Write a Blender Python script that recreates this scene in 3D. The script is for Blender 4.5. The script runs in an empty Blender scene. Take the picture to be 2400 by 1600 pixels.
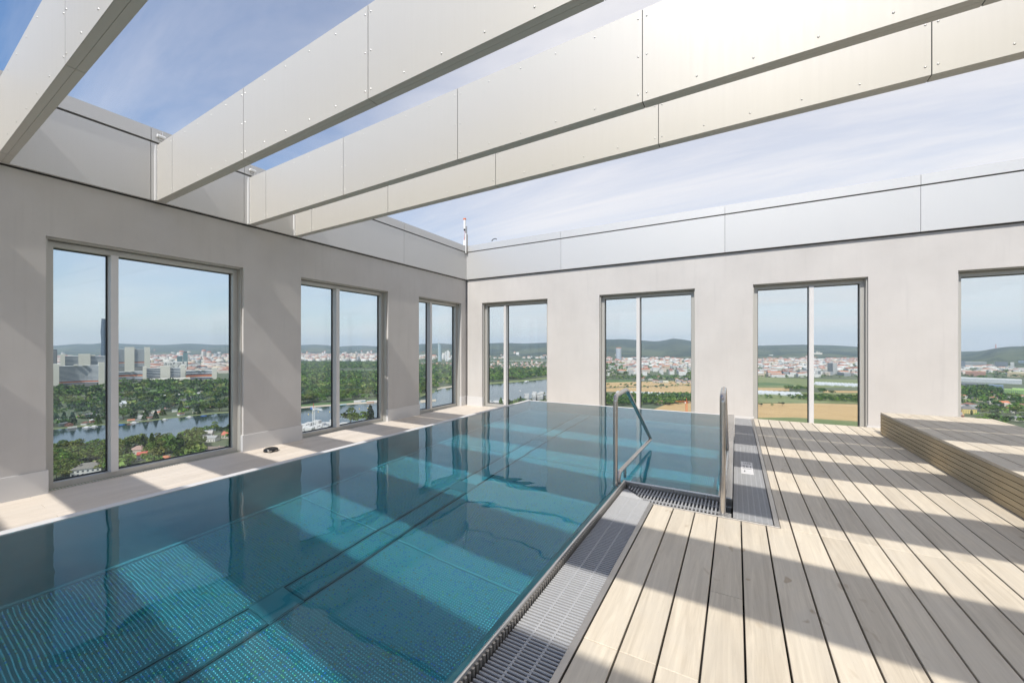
import bpy, bmesh, math, random
import numpy as np
from mathutils import Vector, Matrix
R = math.radians
random.seed(7); rng = np.random.default_rng(7)
scene = bpy.context.scene
COL = scene.collection

# ------------------------------------------------------------------ camera
F_PX, HOR, YAW, EYE = 922.5, 815.5, R(29.64), 1.32
cam = bpy.data.cameras.new('camera'); camo = bpy.data.objects.new('camera', cam); COL.objects.link(camo)
camo.location = (0, 0, EYE); camo.rotation_euler = (R(90), 0, YAW)
cam.sensor_width = 36; cam.lens = F_PX / 2400 * 36; cam.shift_y = (HOR - 800) / 2400
cam.clip_start = 0.05; cam.clip_end = 80000
scene.camera = camo

# ------------------------------------------------------------------ sky, sun, exposure
SUN_DIR = Vector((0.065, -0.838, 1.0)).normalized()
SUN_EL = math.asin(SUN_DIR.z)
world = bpy.data.worlds.new('World'); scene.world = world; world.use_nodes = True
wn = world.node_tree; wl = wn.links; bg = wn.nodes['Background']
sky = wn.nodes.new('ShaderNodeTexSky'); sky.sky_type = 'NISHITA'; sky.sun_disc = False
sky.sun_elevation = SUN_EL; sky.sun_rotation = R(178); sky.altitude = 250; sky.air_density = 1.0; sky.dust_density = 1.2; sky.ozone_density = 2.2
tc = wn.nodes.new('ShaderNodeTexCoord')
def wmath(op, a, b=None, c=None, clamp=False):
    n = wn.nodes.new('ShaderNodeMath'); n.operation = op; n.use_clamp = clamp
    for i, v in enumerate((a, b, c)):
        if v is None: continue
        if isinstance(v, (int, float)): n.inputs[i].default_value = v
        else: wl.new(v, n.inputs[i])
    return n.outputs[0]
sep = wn.nodes.new('ShaderNodeSeparateXYZ'); wl.new(tc.outputs['Generated'], sep.inputs[0])
# thin high cloud: noise on a plane far overhead (direction divided by its height)
zc = wmath('ADD', wmath('MAXIMUM', sep.outputs[2], 0.0), 0.10)
cxy = wn.nodes.new('ShaderNodeCombineXYZ')
wl.new(wmath('DIVIDE', sep.outputs[0], zc), cxy.inputs[0]); wl.new(wmath('DIVIDE', sep.outputs[1], zc), cxy.inputs[1])
mp = wn.nodes.new('ShaderNodeMapping'); mp.inputs['Rotation'].default_value = (0, 0, R(35)); mp.inputs['Scale'].default_value = (0.55, 1.9, 1)
wl.new(cxy.outputs[0], mp.inputs[0])
nz = wn.nodes.new('ShaderNodeTexNoise'); nz.inputs['Scale'].default_value = 0.62; nz.inputs['Detail'].default_value = 7; nz.inputs['Roughness'].default_value = 0.6; nz.inputs['Distortion'].default_value = 0.5
wl.new(mp.outputs[0], nz.inputs[0])
wisps = wn.nodes.new('ShaderNodeMapRange'); wisps.inputs[1].default_value = 0.40; wisps.inputs[2].default_value = 0.72; wisps.inputs[3].default_value = 0.0; wisps.inputs[4].default_value = 0.5
wl.new(nz.outputs[0], wisps.inputs[0])
# a thicker cirrus veil lies over the northern half of the sky (+X +Y)
az = wmath('ADD', wmath('MULTIPLY', sep.outputs[0], 0.8), wmath('MULTIPLY', sep.outputs[1], 0.75))
veil = wn.nodes.new('ShaderNodeMapRange'); veil.interpolation_type = 'SMOOTHSTEP'
veil.inputs[1].default_value = -0.35; veil.inputs[2].default_value = 0.40; veil.inputs[3].default_value = 0.0; veil.inputs[4].default_value = 0.66
wl.new(az, veil.inputs[0])
fac = wmath('ADD', wisps.outputs[0], veil.outputs[0], clamp=True)
cm = wn.nodes.new('ShaderNodeMix'); cm.data_type = 'RGBA'
hs = wn.nodes.new('ShaderNodeHueSaturation'); hs.inputs['Saturation'].default_value = 1.75; hs.inputs['Value'].default_value = 1.25; wl.new(sky.outputs[0], hs.inputs['Color'])
wl.new(fac, cm.inputs[0]); wl.new(hs.outputs[0], cm.inputs[6]); cm.inputs[7].default_value = (8.5, 8.2, 8.15, 1)
# bright summer haze low over the horizon, all the way round
lowf = wn.nodes.new('ShaderNodeMapRange'); lowf.interpolation_type = 'SMOOTHSTEP'; lowf.inputs[1].default_value = 0.0; lowf.inputs[2].default_value = 0.50; lowf.inputs[3].default_value = 0.66; lowf.inputs[4].default_value = 0.0
wl.new(sep.outputs[2], lowf.inputs[0])
cm2 = wn.nodes.new('ShaderNodeMix'); cm2.data_type = 'RGBA'; wl.new(lowf.outputs[0], cm2.inputs[0]); wl.new(cm.outputs[2], cm2.inputs[6]); cm2.inputs[7].default_value = (6.6, 6.85, 7.15, 1)
wl.new(cm2.outputs[2], bg.inputs[0]); bg.inputs[1].default_value = 0.122

sun = bpy.data.lights.new('sun', 'SUN'); sun.energy = 5.0; sun.angle = R(0.53); sun.color = (1.0, 0.965, 0.905); sun.cycles.is_caustics_light = True
suno = bpy.data.objects.new('sun', sun); COL.objects.link(suno); suno.rotation_euler = SUN_DIR.to_track_quat('Z', 'Y').to_euler()
vs = scene.view_settings; vs.view_transform = 'Standard'; vs.look = 'None'; vs.exposure = 0.0; vs.gamma = 1.0; vs.use_curve_mapping = False
cy = scene.cycles
cy.use_denoising = True; cy.max_bounces = 10; cy.diffuse_bounces = 4; cy.glossy_bounces = 4; cy.transmission_bounces = 8
cy.transparent_max_bounces = 24; cy.volume_bounces = 0; cy.sample_clamp_indirect = 8; cy.blur_glossy = 0.6
cy.use_adaptive_sampling = True; cy.adaptive_threshold = 0.02

# ------------------------------------------------------------------ helpers
def tag(o, label=None, cat=None, group=None, kind=None):
    if label: o['label'] = label
    if cat: o['category'] = cat
    if group: o['group'] = group
    if kind: o['kind'] = kind
    return o
def empty(name, loc=(0, 0, 0), rz=0.0, label=None, cat=None, group=None, kind=None):
    o = bpy.data.objects.new(name, None); COL.objects.link(o); o.location = loc; o.rotation_euler = (0, 0, rz); o.empty_display_size = 0.2
    return tag(o, label, cat, group, kind)
def link(name, me, parent=None, loc=None, rz=None):
    o = bpy.data.objects.new(name, me); COL.objects.link(o)
    if parent: o.parent = parent
    if loc is not None: o.location = loc
    if rz is not None: o.rotation_euler = (0, 0, rz)
    return o
class MB:
    def __init__(s): s.v = []; s.f = []; s.c = []; s.sm = []
    def add(s, vs_, fs, col=None, smooth=False):
        n = len(s.v); s.v += [tuple(p) for p in vs_]
        for f in fs: s.f.append(tuple(i + n for i in f)); s.c.append(col); s.sm.append(smooth)
        return s
    def box(s, a, b, col=None):
        x0, y0, z0 = a; x1, y1, z1 = b
        return s.add([(x0,y0,z0),(x1,y0,z0),(x1,y1,z0),(x0,y1,z0),(x0,y0,z1),(x1,y0,z1),(x1,y1,z1),(x0,y1,z1)],
            [(0,3,2,1),(4,5,6,7),(0,1,5,4),(1,2,6,5),(2,3,7,6),(3,0,4,7)], col)
    def bev(s, a, b, w=0.003, col=None):     # box with chamfered top edges
        x0, y0, z0 = a; x1, y1, z1 = b
        v = [(x0,y0,z0),(x1,y0,z0),(x1,y1,z0),(x0,y1,z0),(x0,y0,z1-w),(x1,y0,z1-w),(x1,y1,z1-w),(x0,y1,z1-w),(x0+w,y0+w,z1),(x1-w,y0+w,z1),(x1-w,y1-w,z1),(x0+w,y1-w,z1)]
        return s.add(v, [(0,3,2,1),(8,9,10,11),(0,1,5,4),(1,2,6,5),(2,3,7,6),(3,0,4,7),(4,5,9,8),(5,6,10,9),(6,7,11,10),(7,4,8,11)], col)
    def tube(s, pts, r, n=12, smooth=True, col=None, r1=None, cap=True):
        pts = [Vector(p) for p in pts]; rings = []
        up = Vector((0, 0, 1)); prev = None
        for i, p in enumerate(pts):
            d = (pts[min(i+1, len(pts)-1)] - pts[max(i-1, 0)]).normalized()
            if prev is None:
                a = d.orthogonal().normalized()
            else:
                a = (prev - d * prev.dot(d)).normalized()
            prev = a; b = d.cross(a); rr = r if r1 is None else r + (r1 - r) * i / max(1, len(pts) - 1)
            rings.append([p + (a * math.cos(2*math.pi*k/n) + b * math.sin(2*math.pi*k/n)) * rr for k in range(n)])
        vs_ = [q for rg in rings for q in rg]; fs = []
        for i in range(len(pts) - 1):
            for k in range(n): fs.append((i*n+k, i*n+(k+1) % n, (i+1)*n+(k+1) % n, (i+1)*n+k))
        s.add(vs_, fs, col, smooth)
        if cap: s.add(rings[0], [tuple(range(n))[::-1]], col); s.add(rings[-1], [tuple(range(n))], col)
        return s
    def cyl(s, c, r, z0, z1, n=16, col=None, r1=None, smooth=True):
        r1 = r if r1 is None else r1
        vs_ = [(c[0]+r*math.cos(2*math.pi*k/n), c[1]+r*math.sin(2*math.pi*k/n), z0) for k in range(n)] + [(c[0]+r1*math.cos(2*math.pi*k/n), c[1]+r1*math.sin(2*math.pi*k/n), z1) for k in range(n)]
        s.add(vs_, [(k, (k+1) % n, n+(k+1) % n, n+k) for k in range(n)], col, smooth)
        return s.add(vs_, [tuple(range(n))[::-1], tuple(range(n, 2*n))], col)
    def gable(s, x0, x1, y0, y1, z0, h, col=None, ov=0.0):
        x0 -= ov; x1 += ov; y0 -= ov; y1 += ov
        ym = (y0+y1)/2
        return s.add([(x0,y0,z0),(x1,y0,z0),(x1,y1,z0),(x0,y1,z0),(x0,ym,z0+h),(x1,ym,z0+h)], [(0,1,5,4),(2,3,4,5),(0,4,3),(1,2,5),(0,3,2,1)], col)
    def hip(s, x0, x1, y0, y1, z0, h, col=None, ov=0.0):
        x0 -= ov; x1 += ov; y0 -= ov; y1 += ov; ym = (y0+y1)/2; d = min((x1-x0), (y1-y0))/2*0.9
        return s.add([(x0,y0,z0),(x1,y0,z0),(x1,y1,z0),(x0,y1,z0),(x0+d,ym,z0+h),(x1-d,ym,z0+h)], [(0,1,5,4),(2,3,4,5),(0,4,3),(1,2,5),(0,3,2,1)], col)
    def mesh(s, name, mat, xf=None):
        me = bpy.data.meshes.new(name); v = s.v
        if xf is not None: v = [tuple(xf @ Vector(p)) for p in v]
        me.from_pydata(v, [], s.f); me.materials.append(mat)
        if any(s.sm): me.polygons.foreach_set('use_smooth', s.sm)
        if s.c and s.c[0] is not None:
            at_ = me.color_attributes.new('Col', 'FLOAT_COLOR', 'CORNER'); arr = []
            for f, c in zip(s.f, s.c): arr += [c[0], c[1], c[2], 1.0] * len(f)
            at_.data.foreach_set('color', arr)
        me.update(); return me
    def build(s, name, mat, parent=None, **k): return link(name, s.mesh(name, mat), parent, **k)
def np_mesh(name, V, Fq, mat, colf=None, smooth=False):
    """V (n,3), Fq (m,k) same-size polygons, colf (m,3) face colours"""
    me = bpy.data.meshes.new(name); k = Fq.shape[1]
    me.vertices.add(len(V)); me.vertices.foreach_set('co', V.astype(np.float32).ravel())
    me.loops.add(Fq.size); me.loops.foreach_set('vertex_index', Fq.astype(np.int32).ravel())
    me.polygons.add(len(Fq)); me.polygons.foreach_set('loop_start', np.arange(0, Fq.size, k, dtype=np.int32))
    if smooth: me.polygons.foreach_set('use_smooth', np.ones(len(Fq), dtype=bool))
    me.update(calc_edges=True); me.materials.append(mat)
    if colf is not None:
        a = me.color_attributes.new('Col', 'FLOAT_COLOR', 'CORNER')
        c = np.ones((len(Fq), k, 4), np.float32); c[:, :, :3] = colf[:, None, :]; a.data.foreach_set('color', c.ravel())
    me.validate(); return me

# ------------------------------------------------------------------ materials
class NT:
    def __init__(s, name):
        s.m = bpy.data.materials.new(name); s.m.use_nodes = True; s.t = s.m.node_tree; s.n = s.t.nodes
        s.p = s.n['Principled BSDF']; s.out = s.n['Material Output']
    def node(s, t, ins=None, **kw):
        x = s.n.new(t)
        for k, v in kw.items(): setattr(x, k, v)
        for k, v in (ins or {}).items():
            if isinstance(v, bpy.types.NodeSocket): s.t.links.new(v, x.inputs[k])
            else: x.inputs[k].default_value = v
        return x
    def link(s, a, b): s.t.links.new(a, b)
    def coord(s, kind='Object', scale=(1, 1, 1), rot=(0, 0, 0), loc=(0, 0, 0)):
        if kind == 'World': src = s.node('ShaderNodeNewGeometry').outputs['Position']
        else: src = s.node('ShaderNodeTexCoord').outputs[kind]
        return s.node('ShaderNodeMapping', {0: src, 'Scale': scale, 'Rotation': rot, 'Location': loc}).outputs[0]
    def noise(s, co, scale, detail=4, rough=0.55, dist=0.0):
        return s.node('ShaderNodeTexNoise', {'Vector': co, 'Scale': scale, 'Detail': detail, 'Roughness': rough, 'Distortion': dist}).outputs[0]
    def ramp(s, f, stops, interp='LINEAR'):
        r = s.node('ShaderNodeValToRGB', {0: f}); e = r.color_ramp.elements; r.color_ramp.interpolation = interp
        while len(e) > len(stops): e.remove(e[-1])
        while len(e) < len(stops): e.new(0.5)
        for el, (p, c) in zip(e, stops): el.position = p; el.color = (*c, 1) if len(c) == 3 else c
        return r.outputs[0]
    def mix(s, f, a, b, mode='MIX'):
        x = s.node('ShaderNodeMix', data_type='RGBA', blend_type=mode)
        for i, v in ((0, f), (6, a), (7, b)):
            if isinstance(v, bpy.types.NodeSocket): s.t.links.new(v, x.inputs[i])
            elif i == 0: x.inputs[0].default_value = v
            else: x.inputs[i].default_value = (*v, 1) if len(v) == 3 else v
        return x.outputs[2]
    def math(s, op, a, b=0.0, clamp=False):
        x = s.node('ShaderNodeMath', operation=op, use_clamp=clamp)
        for i, v in ((0, a), (1, b)):
            if isinstance(v, bpy.types.NodeSocket): s.t.links.new(v, x.inputs[i])
            else: x.inputs[i].default_value = v
        return x.outputs[0]
    def rnd(s): return s.node('ShaderNodeObjectInfo').outputs['Random']
    def bump(s, h, strength=0.3, dist=0.01):
        b = s.node('ShaderNodeBump', {'Height': h, 'Strength': strength, 'Distance': dist}); s.link(b.outputs[0], s.p.inputs['Normal']); return b
    def set(s, col=None, rough=None, metal=None, **kw):
        for k, v in (('Base Color', col), ('Roughness', rough), ('Metallic', metal), *kw.items()):
            if v is None: continue
            if isinstance(v, bpy.types.NodeSocket): s.link(v, s.p.inputs[k])
            elif k == 'Base Color': s.p.inputs[k].default_value = (*v, 1)
            else: s.p.inputs[k].default_value = v
        return s.m
M = {}
# painted / coated aluminium cladding of beams and parapets: faint vertical rolling streaks and water marks
def cladding(name, base, metal, rough, dirt=0.06):
    t = NT(name); c = t.coord('World', (1, 1, 1))
    c2 = t.coord('World', (9, 9, 0.25)); st = t.noise(c2, 5.0, 5, 0.6)
    big = t.noise(t.coord('World', (1, 1, 1)), 0.9, 3)
    col = t.mix(t.math('MULTIPLY', st, 0.5), base, tuple(b * (1 - dirt * 3) for b in base))
    col = t.mix(t.ramp(big, [(0.35, (0, 0, 0)), (0.75, (1, 1, 1))]), col, tuple(b * (1 - dirt) for b in base))
    col = t.mix(0.5, col, t.mix(t.rnd(), tuple(b * 0.96 for b in base), tuple(min(1, b * 1.04) for b in base)))
    rg = t.node('ShaderNodeMapRange', {0: st, 3: rough - 0.05, 4: rough + 0.09}).outputs[0]
    t.bump(t.noise(c2, 14, 3), 0.05, 0.002)
    return t.set(col, rg, metal)
M['beam'] = cladding('beam_cladding', (0.535, 0.518, 0.48), 0.15, 0.5, 0.07)
M['panel'] = cladding('parapet_cladding', (0.60, 0.59, 0.57), 0.35, 0.4)
M['joint'] = NT('joint_dark').set((0.03, 0.03, 0.03), 0.8)
M['rivet'] = NT('rivet_metal').set((0.62, 0.61, 0.58), 0.3, 0.6)
# render wall
t = NT('wall_render'); n1 = t.noise(t.coord('World'), 1.1, 5, 0.6); n2 = t.noise(t.coord('World'), 220, 3); n3 = t.noise(t.coord('World', (3, 3, 0.5)), 2.0, 4)
col = t.mix(t.ramp(n1, [(0.3, (0, 0, 0)), (0.7, (1, 1, 1))]), (0.485, 0.46, 0.435), (0.54, 0.515, 0.488)); col = t.mix(t.math('MULTIPLY', t.ramp(n3, [(0.5, (0, 0, 0)), (0.8, (1, 1, 1))]), 0.25), col, (0.42, 0.405, 0.39))
col = t.mix(t.math('MULTIPLY', t.ramp(t.noise(t.coord('World', (7, 7, 0.35)), 1.6, 5, 0.6), [(0.58, (0, 0, 0)), (0.8, (1, 1, 1))]), 0.35), col, (0.40, 0.385, 0.37)); t.bump(t.math('ADD', n2, t.math('MULTIPLY', t.noise(t.coord('World'), 14, 4), 1.5)), 0.2, 0.005); M['wall'] = t.set(col, 0.85)
t = NT('skirting_metal'); M['skirt'] = t.set(t.mix(t.noise(t.coord('World', (1, 1, 4)), 2.0), (0.58, 0.57, 0.56), (0.64, 0.625, 0.61)), 0.5, 0.15)
t = NT('window_frame'); M['frame'] = t.set(t.mix(t.noise(t.coord('World', (3, 3, 0.4)), 3.0), (0.44, 0.43, 0.40), (0.50, 0.485, 0.45)), 0.42, 0.35)
M['gasket'] = NT('gasket_rubber').set((0.015, 0.015, 0.017), 0.6)
def steel(name, base, rough, along=(1, 1, 1), tint=0.08):
    t = NT(name); c = t.coord('World', along); n = t.noise(c, 30, 4)
    t.bump(n, 0.04, 0.002)
    return t.set(t.mix(t.noise(t.coord('World'), 3.0, 4), base, tuple(b * (1 - tint * 2) for b in base)), t.node('ShaderNodeMapRange', {0: n, 3: rough - 0.06, 4: rough + 0.1}).outputs[0], 0.9)
M['steel'] = steel('brushed_steel', (0.60, 0.585, 0.56), 0.27, (1, 0.05, 1))
M['steel_dull'] = steel('weathered_steel', (0.52, 0.49, 0.45), 0.42, (1, 0.1, 1), 0.15)
M['rail'] = steel('handrail_steel', (0.60, 0.56, 0.52), 0.22, (1, 1, 1))
# pool steel with faint swirls
def poolsteel(name, base, rough, metal):
    t = NT(name); n = t.noise(t.coord('World'), 4.0, 5, 0.6)
    t.bump(t.noise(t.coord('World'), 18, 3), 0.12, 0.004)
    return t.set(t.mix(n, base, tuple(b * 0.82 for b in base)), rough, metal)
M['pool'] = poolsteel('pool_steel', (0.235, 0.25, 0.255), 0.36, 0.30)
M['pool_wall'] = poolsteel('pool_wall_steel', (0.36, 0.38, 0.385), 0.42, 0.55)
M['pool_smooth'] = poolsteel('pool_smooth_steel', (0.46, 0.48, 0.48), 0.45, 0.3)
t = NT('stud_steel'); vc = t.node('ShaderNodeVertexColor', layer_name='Col').outputs[0]; M['stud'] = t.set(vc, 0.20, 0.7)
# grating
t = NT('grate_plastic'); M['grate'] = t.set(t.mix(t.noise(t.coord('World'), 25, 3), (0.29, 0.292, 0.298), (0.36, 0.357, 0.352)), 0.36)
M['pit'] = NT('drain_pit').set((0.035, 0.036, 0.045), 0.7)
# deck planks (stone-look and wood-look boards with grain along Y, marks and stains)
def plank(name, a, b, c, along='Y', stain=True):
    t = NT(name); sc_ = {'Y': (14, 0.8, 14), 'X': (0.8, 14, 14)}[along]
    off = t.node('ShaderNodeVectorMath', {0: t.coord('World', sc_), 1: t.node('ShaderNodeCombineXYZ', {0: t.math('MULTIPLY', t.rnd(), 37.0), 1: t.math('MULTIPLY', t.rnd(), 91.0)}).outputs[0]}, operation='ADD').outputs[0]
    grain = t.noise(off, 1.6, 8, 0.62, 1.4)
    fine = t.noise(off, 9.0, 4, 0.6, 0.6)
    blot = t.noise(t.node('ShaderNodeVectorMath', {0: t.coord('World', (1.6, 0.7, 1)), 1: t.node('ShaderNodeCombineXYZ', {0: t.math('MULTIPLY', t.rnd(), 13.0)}).outputs[0]}, operation='ADD').outputs[0], 2.2, 6, 0.65, 0.8)
    col = t.mix(t.ramp(grain, [(0.30, (0, 0, 0)), (0.68, (1, 1, 1))]), a, b)
    col = t.mix(t.math('MULTIPLY', t.ramp(blot, [(0.42, (0, 0, 0)), (0.70, (1, 1, 1))]), 0.62), col, c)
    col = t.mix(t.math('MULTIPLY', t.ramp(fine, [(0.55, (0, 0, 0)), (0.8, (1, 1, 1))]), 0.22), col, tuple(x * 0.72 for x in a))
    col = t.mix(0.28, col, t.mix(t.rnd(), tuple(x * 0.95 for x in a), tuple(min(1, x * 1.06) for x in b)))
    if stain:
        sp = t.noise(t.coord('World', (1, 0.55, 1)), 9.5, 2, 0.5, 0.3); reg = t.noise(t.coord('World', (1, 1, 1)), 0.55, 1)
        f = t.math('MULTIPLY', t.ramp(sp, [(0.66, (0, 0, 0)), (0.70, (1, 1, 1))]), t.ramp(reg, [(0.5, (0, 0, 0)), (0.58, (1, 1, 1))]))
        col = t.mix(t.math('MULTIPLY', f, 0.55), col, (0.26, 0.175, 0.095))
    t.bump(t.math('ADD', grain, t.math('MULTIPLY', fine, 0.5)), 0.22, 0.003)
    return t.set(col, 0.62)
M['plank'] = plank('deck_board', (0.43, 0.365, 0.275), (0.66, 0.58, 0.455), (0.51, 0.465, 0.39))
M['plank_side'] = plank('platform_board', (0.36, 0.275, 0.16), (0.50, 0.40, 0.25), (0.33, 0.27, 0.18), 'Y', False)
M['walk'] = plank('walkway_board', (0.53, 0.46, 0.38), (0.64, 0.57, 0.49), (0.50, 0.45, 0.39), 'Y', False)
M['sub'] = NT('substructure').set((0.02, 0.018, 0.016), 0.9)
M['black'] = NT('black_plastic').set((0.012, 0.012, 0.013), 0.25)
M['white'] = NT('white_paint').set((0.75, 0.75, 0.74), 0.5)
M['orange'] = NT('orange_paint').set((0.75, 0.16, 0.04), 0.5)
M['red'] = NT('red_paint').set((0.55, 0.07, 0.05), 0.5)
M['blue'] = NT('blue_paint').set((0.05, 0.16, 0.5), 0.5)
M['yellow'] = NT('yellow_paint').set((0.75, 0.5, 0.05), 0.5)
M['ink'] = NT('sign_ink').set((0.05, 0.05, 0.06), 0.6)
t = NT('vertex_paint'); M['paint'] = t.set(t.node('ShaderNodeVertexColor', layer_name='Col').outputs[0], 0.8)
t = NT('foliage'); vcn = t.node('ShaderNodeVertexColor', layer_name='Col').outputs[0]
hv = t.node('ShaderNodeHueSaturation', {'Hue': t.node('ShaderNodeMapRange', {0: t.rnd(), 3: 0.475, 4: 0.515}).outputs[0], 'Saturation': 1.0, 'Value': t.node('ShaderNodeMapRange', {0: t.rnd(), 3: 0.75, 4: 1.3}).outputs[0], 'Color': vcn}).outputs[0]
M['leaf'] = t.set(hv, 0.75); M['leaf'].node_tree.nodes['Principled BSDF'].inputs['Specular IOR Level'].default_value = 0.2
M['bark'] = NT('bark').set((0.10, 0.075, 0.05), 0.9)
# glass panes: real reflections by Fresnel, light grey-green solar tint
def glass(name, tint):
    t = NT(name); bf = t.node('ShaderNodeNewGeometry').outputs['Backfacing']; fr = t.node('ShaderNodeFresnel', {0: t.node('ShaderNodeMapRange', {0: bf, 3: 1.40, 4: 1 / 1.40}).outputs[0]}); g = t.node('ShaderNodeBsdfGlossy', {'Color': (0.9, 0.95, 0.97, 1), 'Roughness': 0.0})
    tr = t.node('ShaderNodeBsdfTransparent', {'Color': (*tint, 1)}); mx = t.node('ShaderNodeMixShader', {0: fr.outputs[0], 1: tr.outputs[0], 2: g.outputs[0]})
    t.link(mx.outputs[0], t.out.inputs['Surface']); t.n.remove(t.p); return t.m
M['glass'] = glass('solar_glass', (0.945, 0.965, 0.965))
# pool water: refracting, with the blue-green of clear water in its body
t = NT('pool_water'); t.p.inputs['Base Color'].default_value = (0.12, 0.72, 0.93, 1); t.p.inputs['Roughness'].default_value = 0.0; t.p.inputs['IOR'].default_value = 1.333; t.p.inputs['Transmission Weight'].default_value = 1.0
M['water'] = t.m
# river water
t = NT('river_water'); t.bump(t.noise(t.coord('World', (1, 1, 0)), 0.25, 4), 0.12, 0.6); M['river'] = t.set((0.022, 0.04, 0.045), 0.09)
def ground(name, a, b, c, s=0.02, streak=False):
    t = NT(name); co = t.coord('World', (1, 4.5, 1) if streak else (1, 1, 1), (0, 0, R(38)))
    n = t.noise(co, s, 8, 0.6); n2 = t.noise(co, s * 7, 4, 0.6)
    return t.set(t.mix(t.math('MULTIPLY', t.ramp(n2, [(0.4, (0, 0, 0)), (0.7, (1, 1, 1))]), 0.5), t.mix(t.ramp(n, [(0.35, (0, 0, 0)), (0.65, (1, 1, 1))]), a, b), c), 0.9)
M['ground'] = ground('ground_grass', (0.055, 0.085, 0.035), (0.10, 0.12, 0.055), (0.12, 0.12, 0.08))
M['wheat'] = ground('wheat_field', (0.44, 0.29, 0.125), (0.52, 0.36, 0.17), (0.36, 0.23, 0.10), 0.012, True)
M['meadow'] = ground('meadow', (0.13, 0.17, 0.055), (0.22, 0.23, 0.09), (0.10, 0.15, 0.05), 0.012, True)
M['crop'] = ground('green_crop', (0.06, 0.12, 0.03), (0.09, 0.15, 0.04), (0.05, 0.10, 0.03), 0.02, True)
M['sand'] = ground('river_sand', (0.42, 0.36, 0.27), (0.48, 0.41, 0.31), (0.35, 0.32, 0.24), 0.05)
M['paving'] = ground('street_paving', (0.16, 0.16, 0.155), (0.22, 0.215, 0.20), (0.10, 0.12, 0.09), 0.03)
M['greenhouse'] = ground('greenhouse_glass', (0.50, 0.52, 0.53), (0.60, 0.62, 0.62), (0.38, 0.40, 0.42), 0.08, True)
t = NT('hillside'); co = t.coord('World'); n = t.noise(co, 0.0016, 8, 0.6); n2 = t.noise(t.coord('World', (1, 1, 0), (0, 0, R(20))), 0.004, 6, 0.7)
zz = t.node('ShaderNodeSeparateXYZ', {0: t.node('ShaderNodeNewGeometry').outputs['Position']}).outputs[2]
forest = t.mix(t.noise(co, 0.004, 8, 0.75), (0.008, 0.020, 0.012), (0.026, 0.045, 0.020))
vine = t.mix(n2, (0.10, 0.14, 0.05), (0.20, 0.19, 0.09))
low = t.node('ShaderNodeMapRange', {0: zz, 1: -20.0, 2: 90.0, 3: 0.45, 4: 0.0}).outputs[0]
M['hill'] = t.set(t.mix(t.math('MULTIPLY', t.ramp(n, [(0.45, (0, 0, 0)), (0.55, (1, 1, 1))]), low), forest, vine), 0.95)

# pixel helpers: a photo direction cut with a horizontal plane gives the place in the world
Fv = Vector((-math.sin(YAW), math.cos(YAW), 0)); Rv = Vector((math.cos(YAW), math.sin(YAW), 0)); GZ = -115.0
def ray(u, v): return Fv + Rv * ((u - 1200) / F_PX) + Vector((0, 0, (HOR - v) / F_PX))
def at(u, v, z=GZ):
    d = ray(u, v); k = (z - EYE) / d.z; return Vector((d.x * k, d.y * k, z))

# ================================================================== TERRACE
XW, YB, ZWALK = -7.157, 9.759, -0.427
Z1, Z2, Z3, ZH = 3.407, 4.231, 4.425, 2.672
WREC = 0.06        # render stands this far behind the parapet cladding
DEPTH = 0.42
tower = MB().box((-7.6, -8.0, -115), (8.6, 10.2, -1.75)).build('tower_block', M['wall']); tag(tower, kind='structure')
slab = MB(); slab.box((-7.2, -8.0, -1.74), (8.6, 9.85, -1.42)); slab.box((-7.2, -8, -1.40), (-4.52, 9.85, ZWALK - 0.05)); slab.box((-4.46, 8.72, -1.40), (8.6, 9.85, ZWALK - 0.05)); slab.box((0.32, -8, -1.40), (8.6, 8.6, -0.075)); slab.box((-0.90, -8, -1.40), (0.30, 3.45, -0.075)); slab.build('terrace_slab', M['sub']); tag(bpy.data.objects['terrace_slab'], kind='structure')

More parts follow.
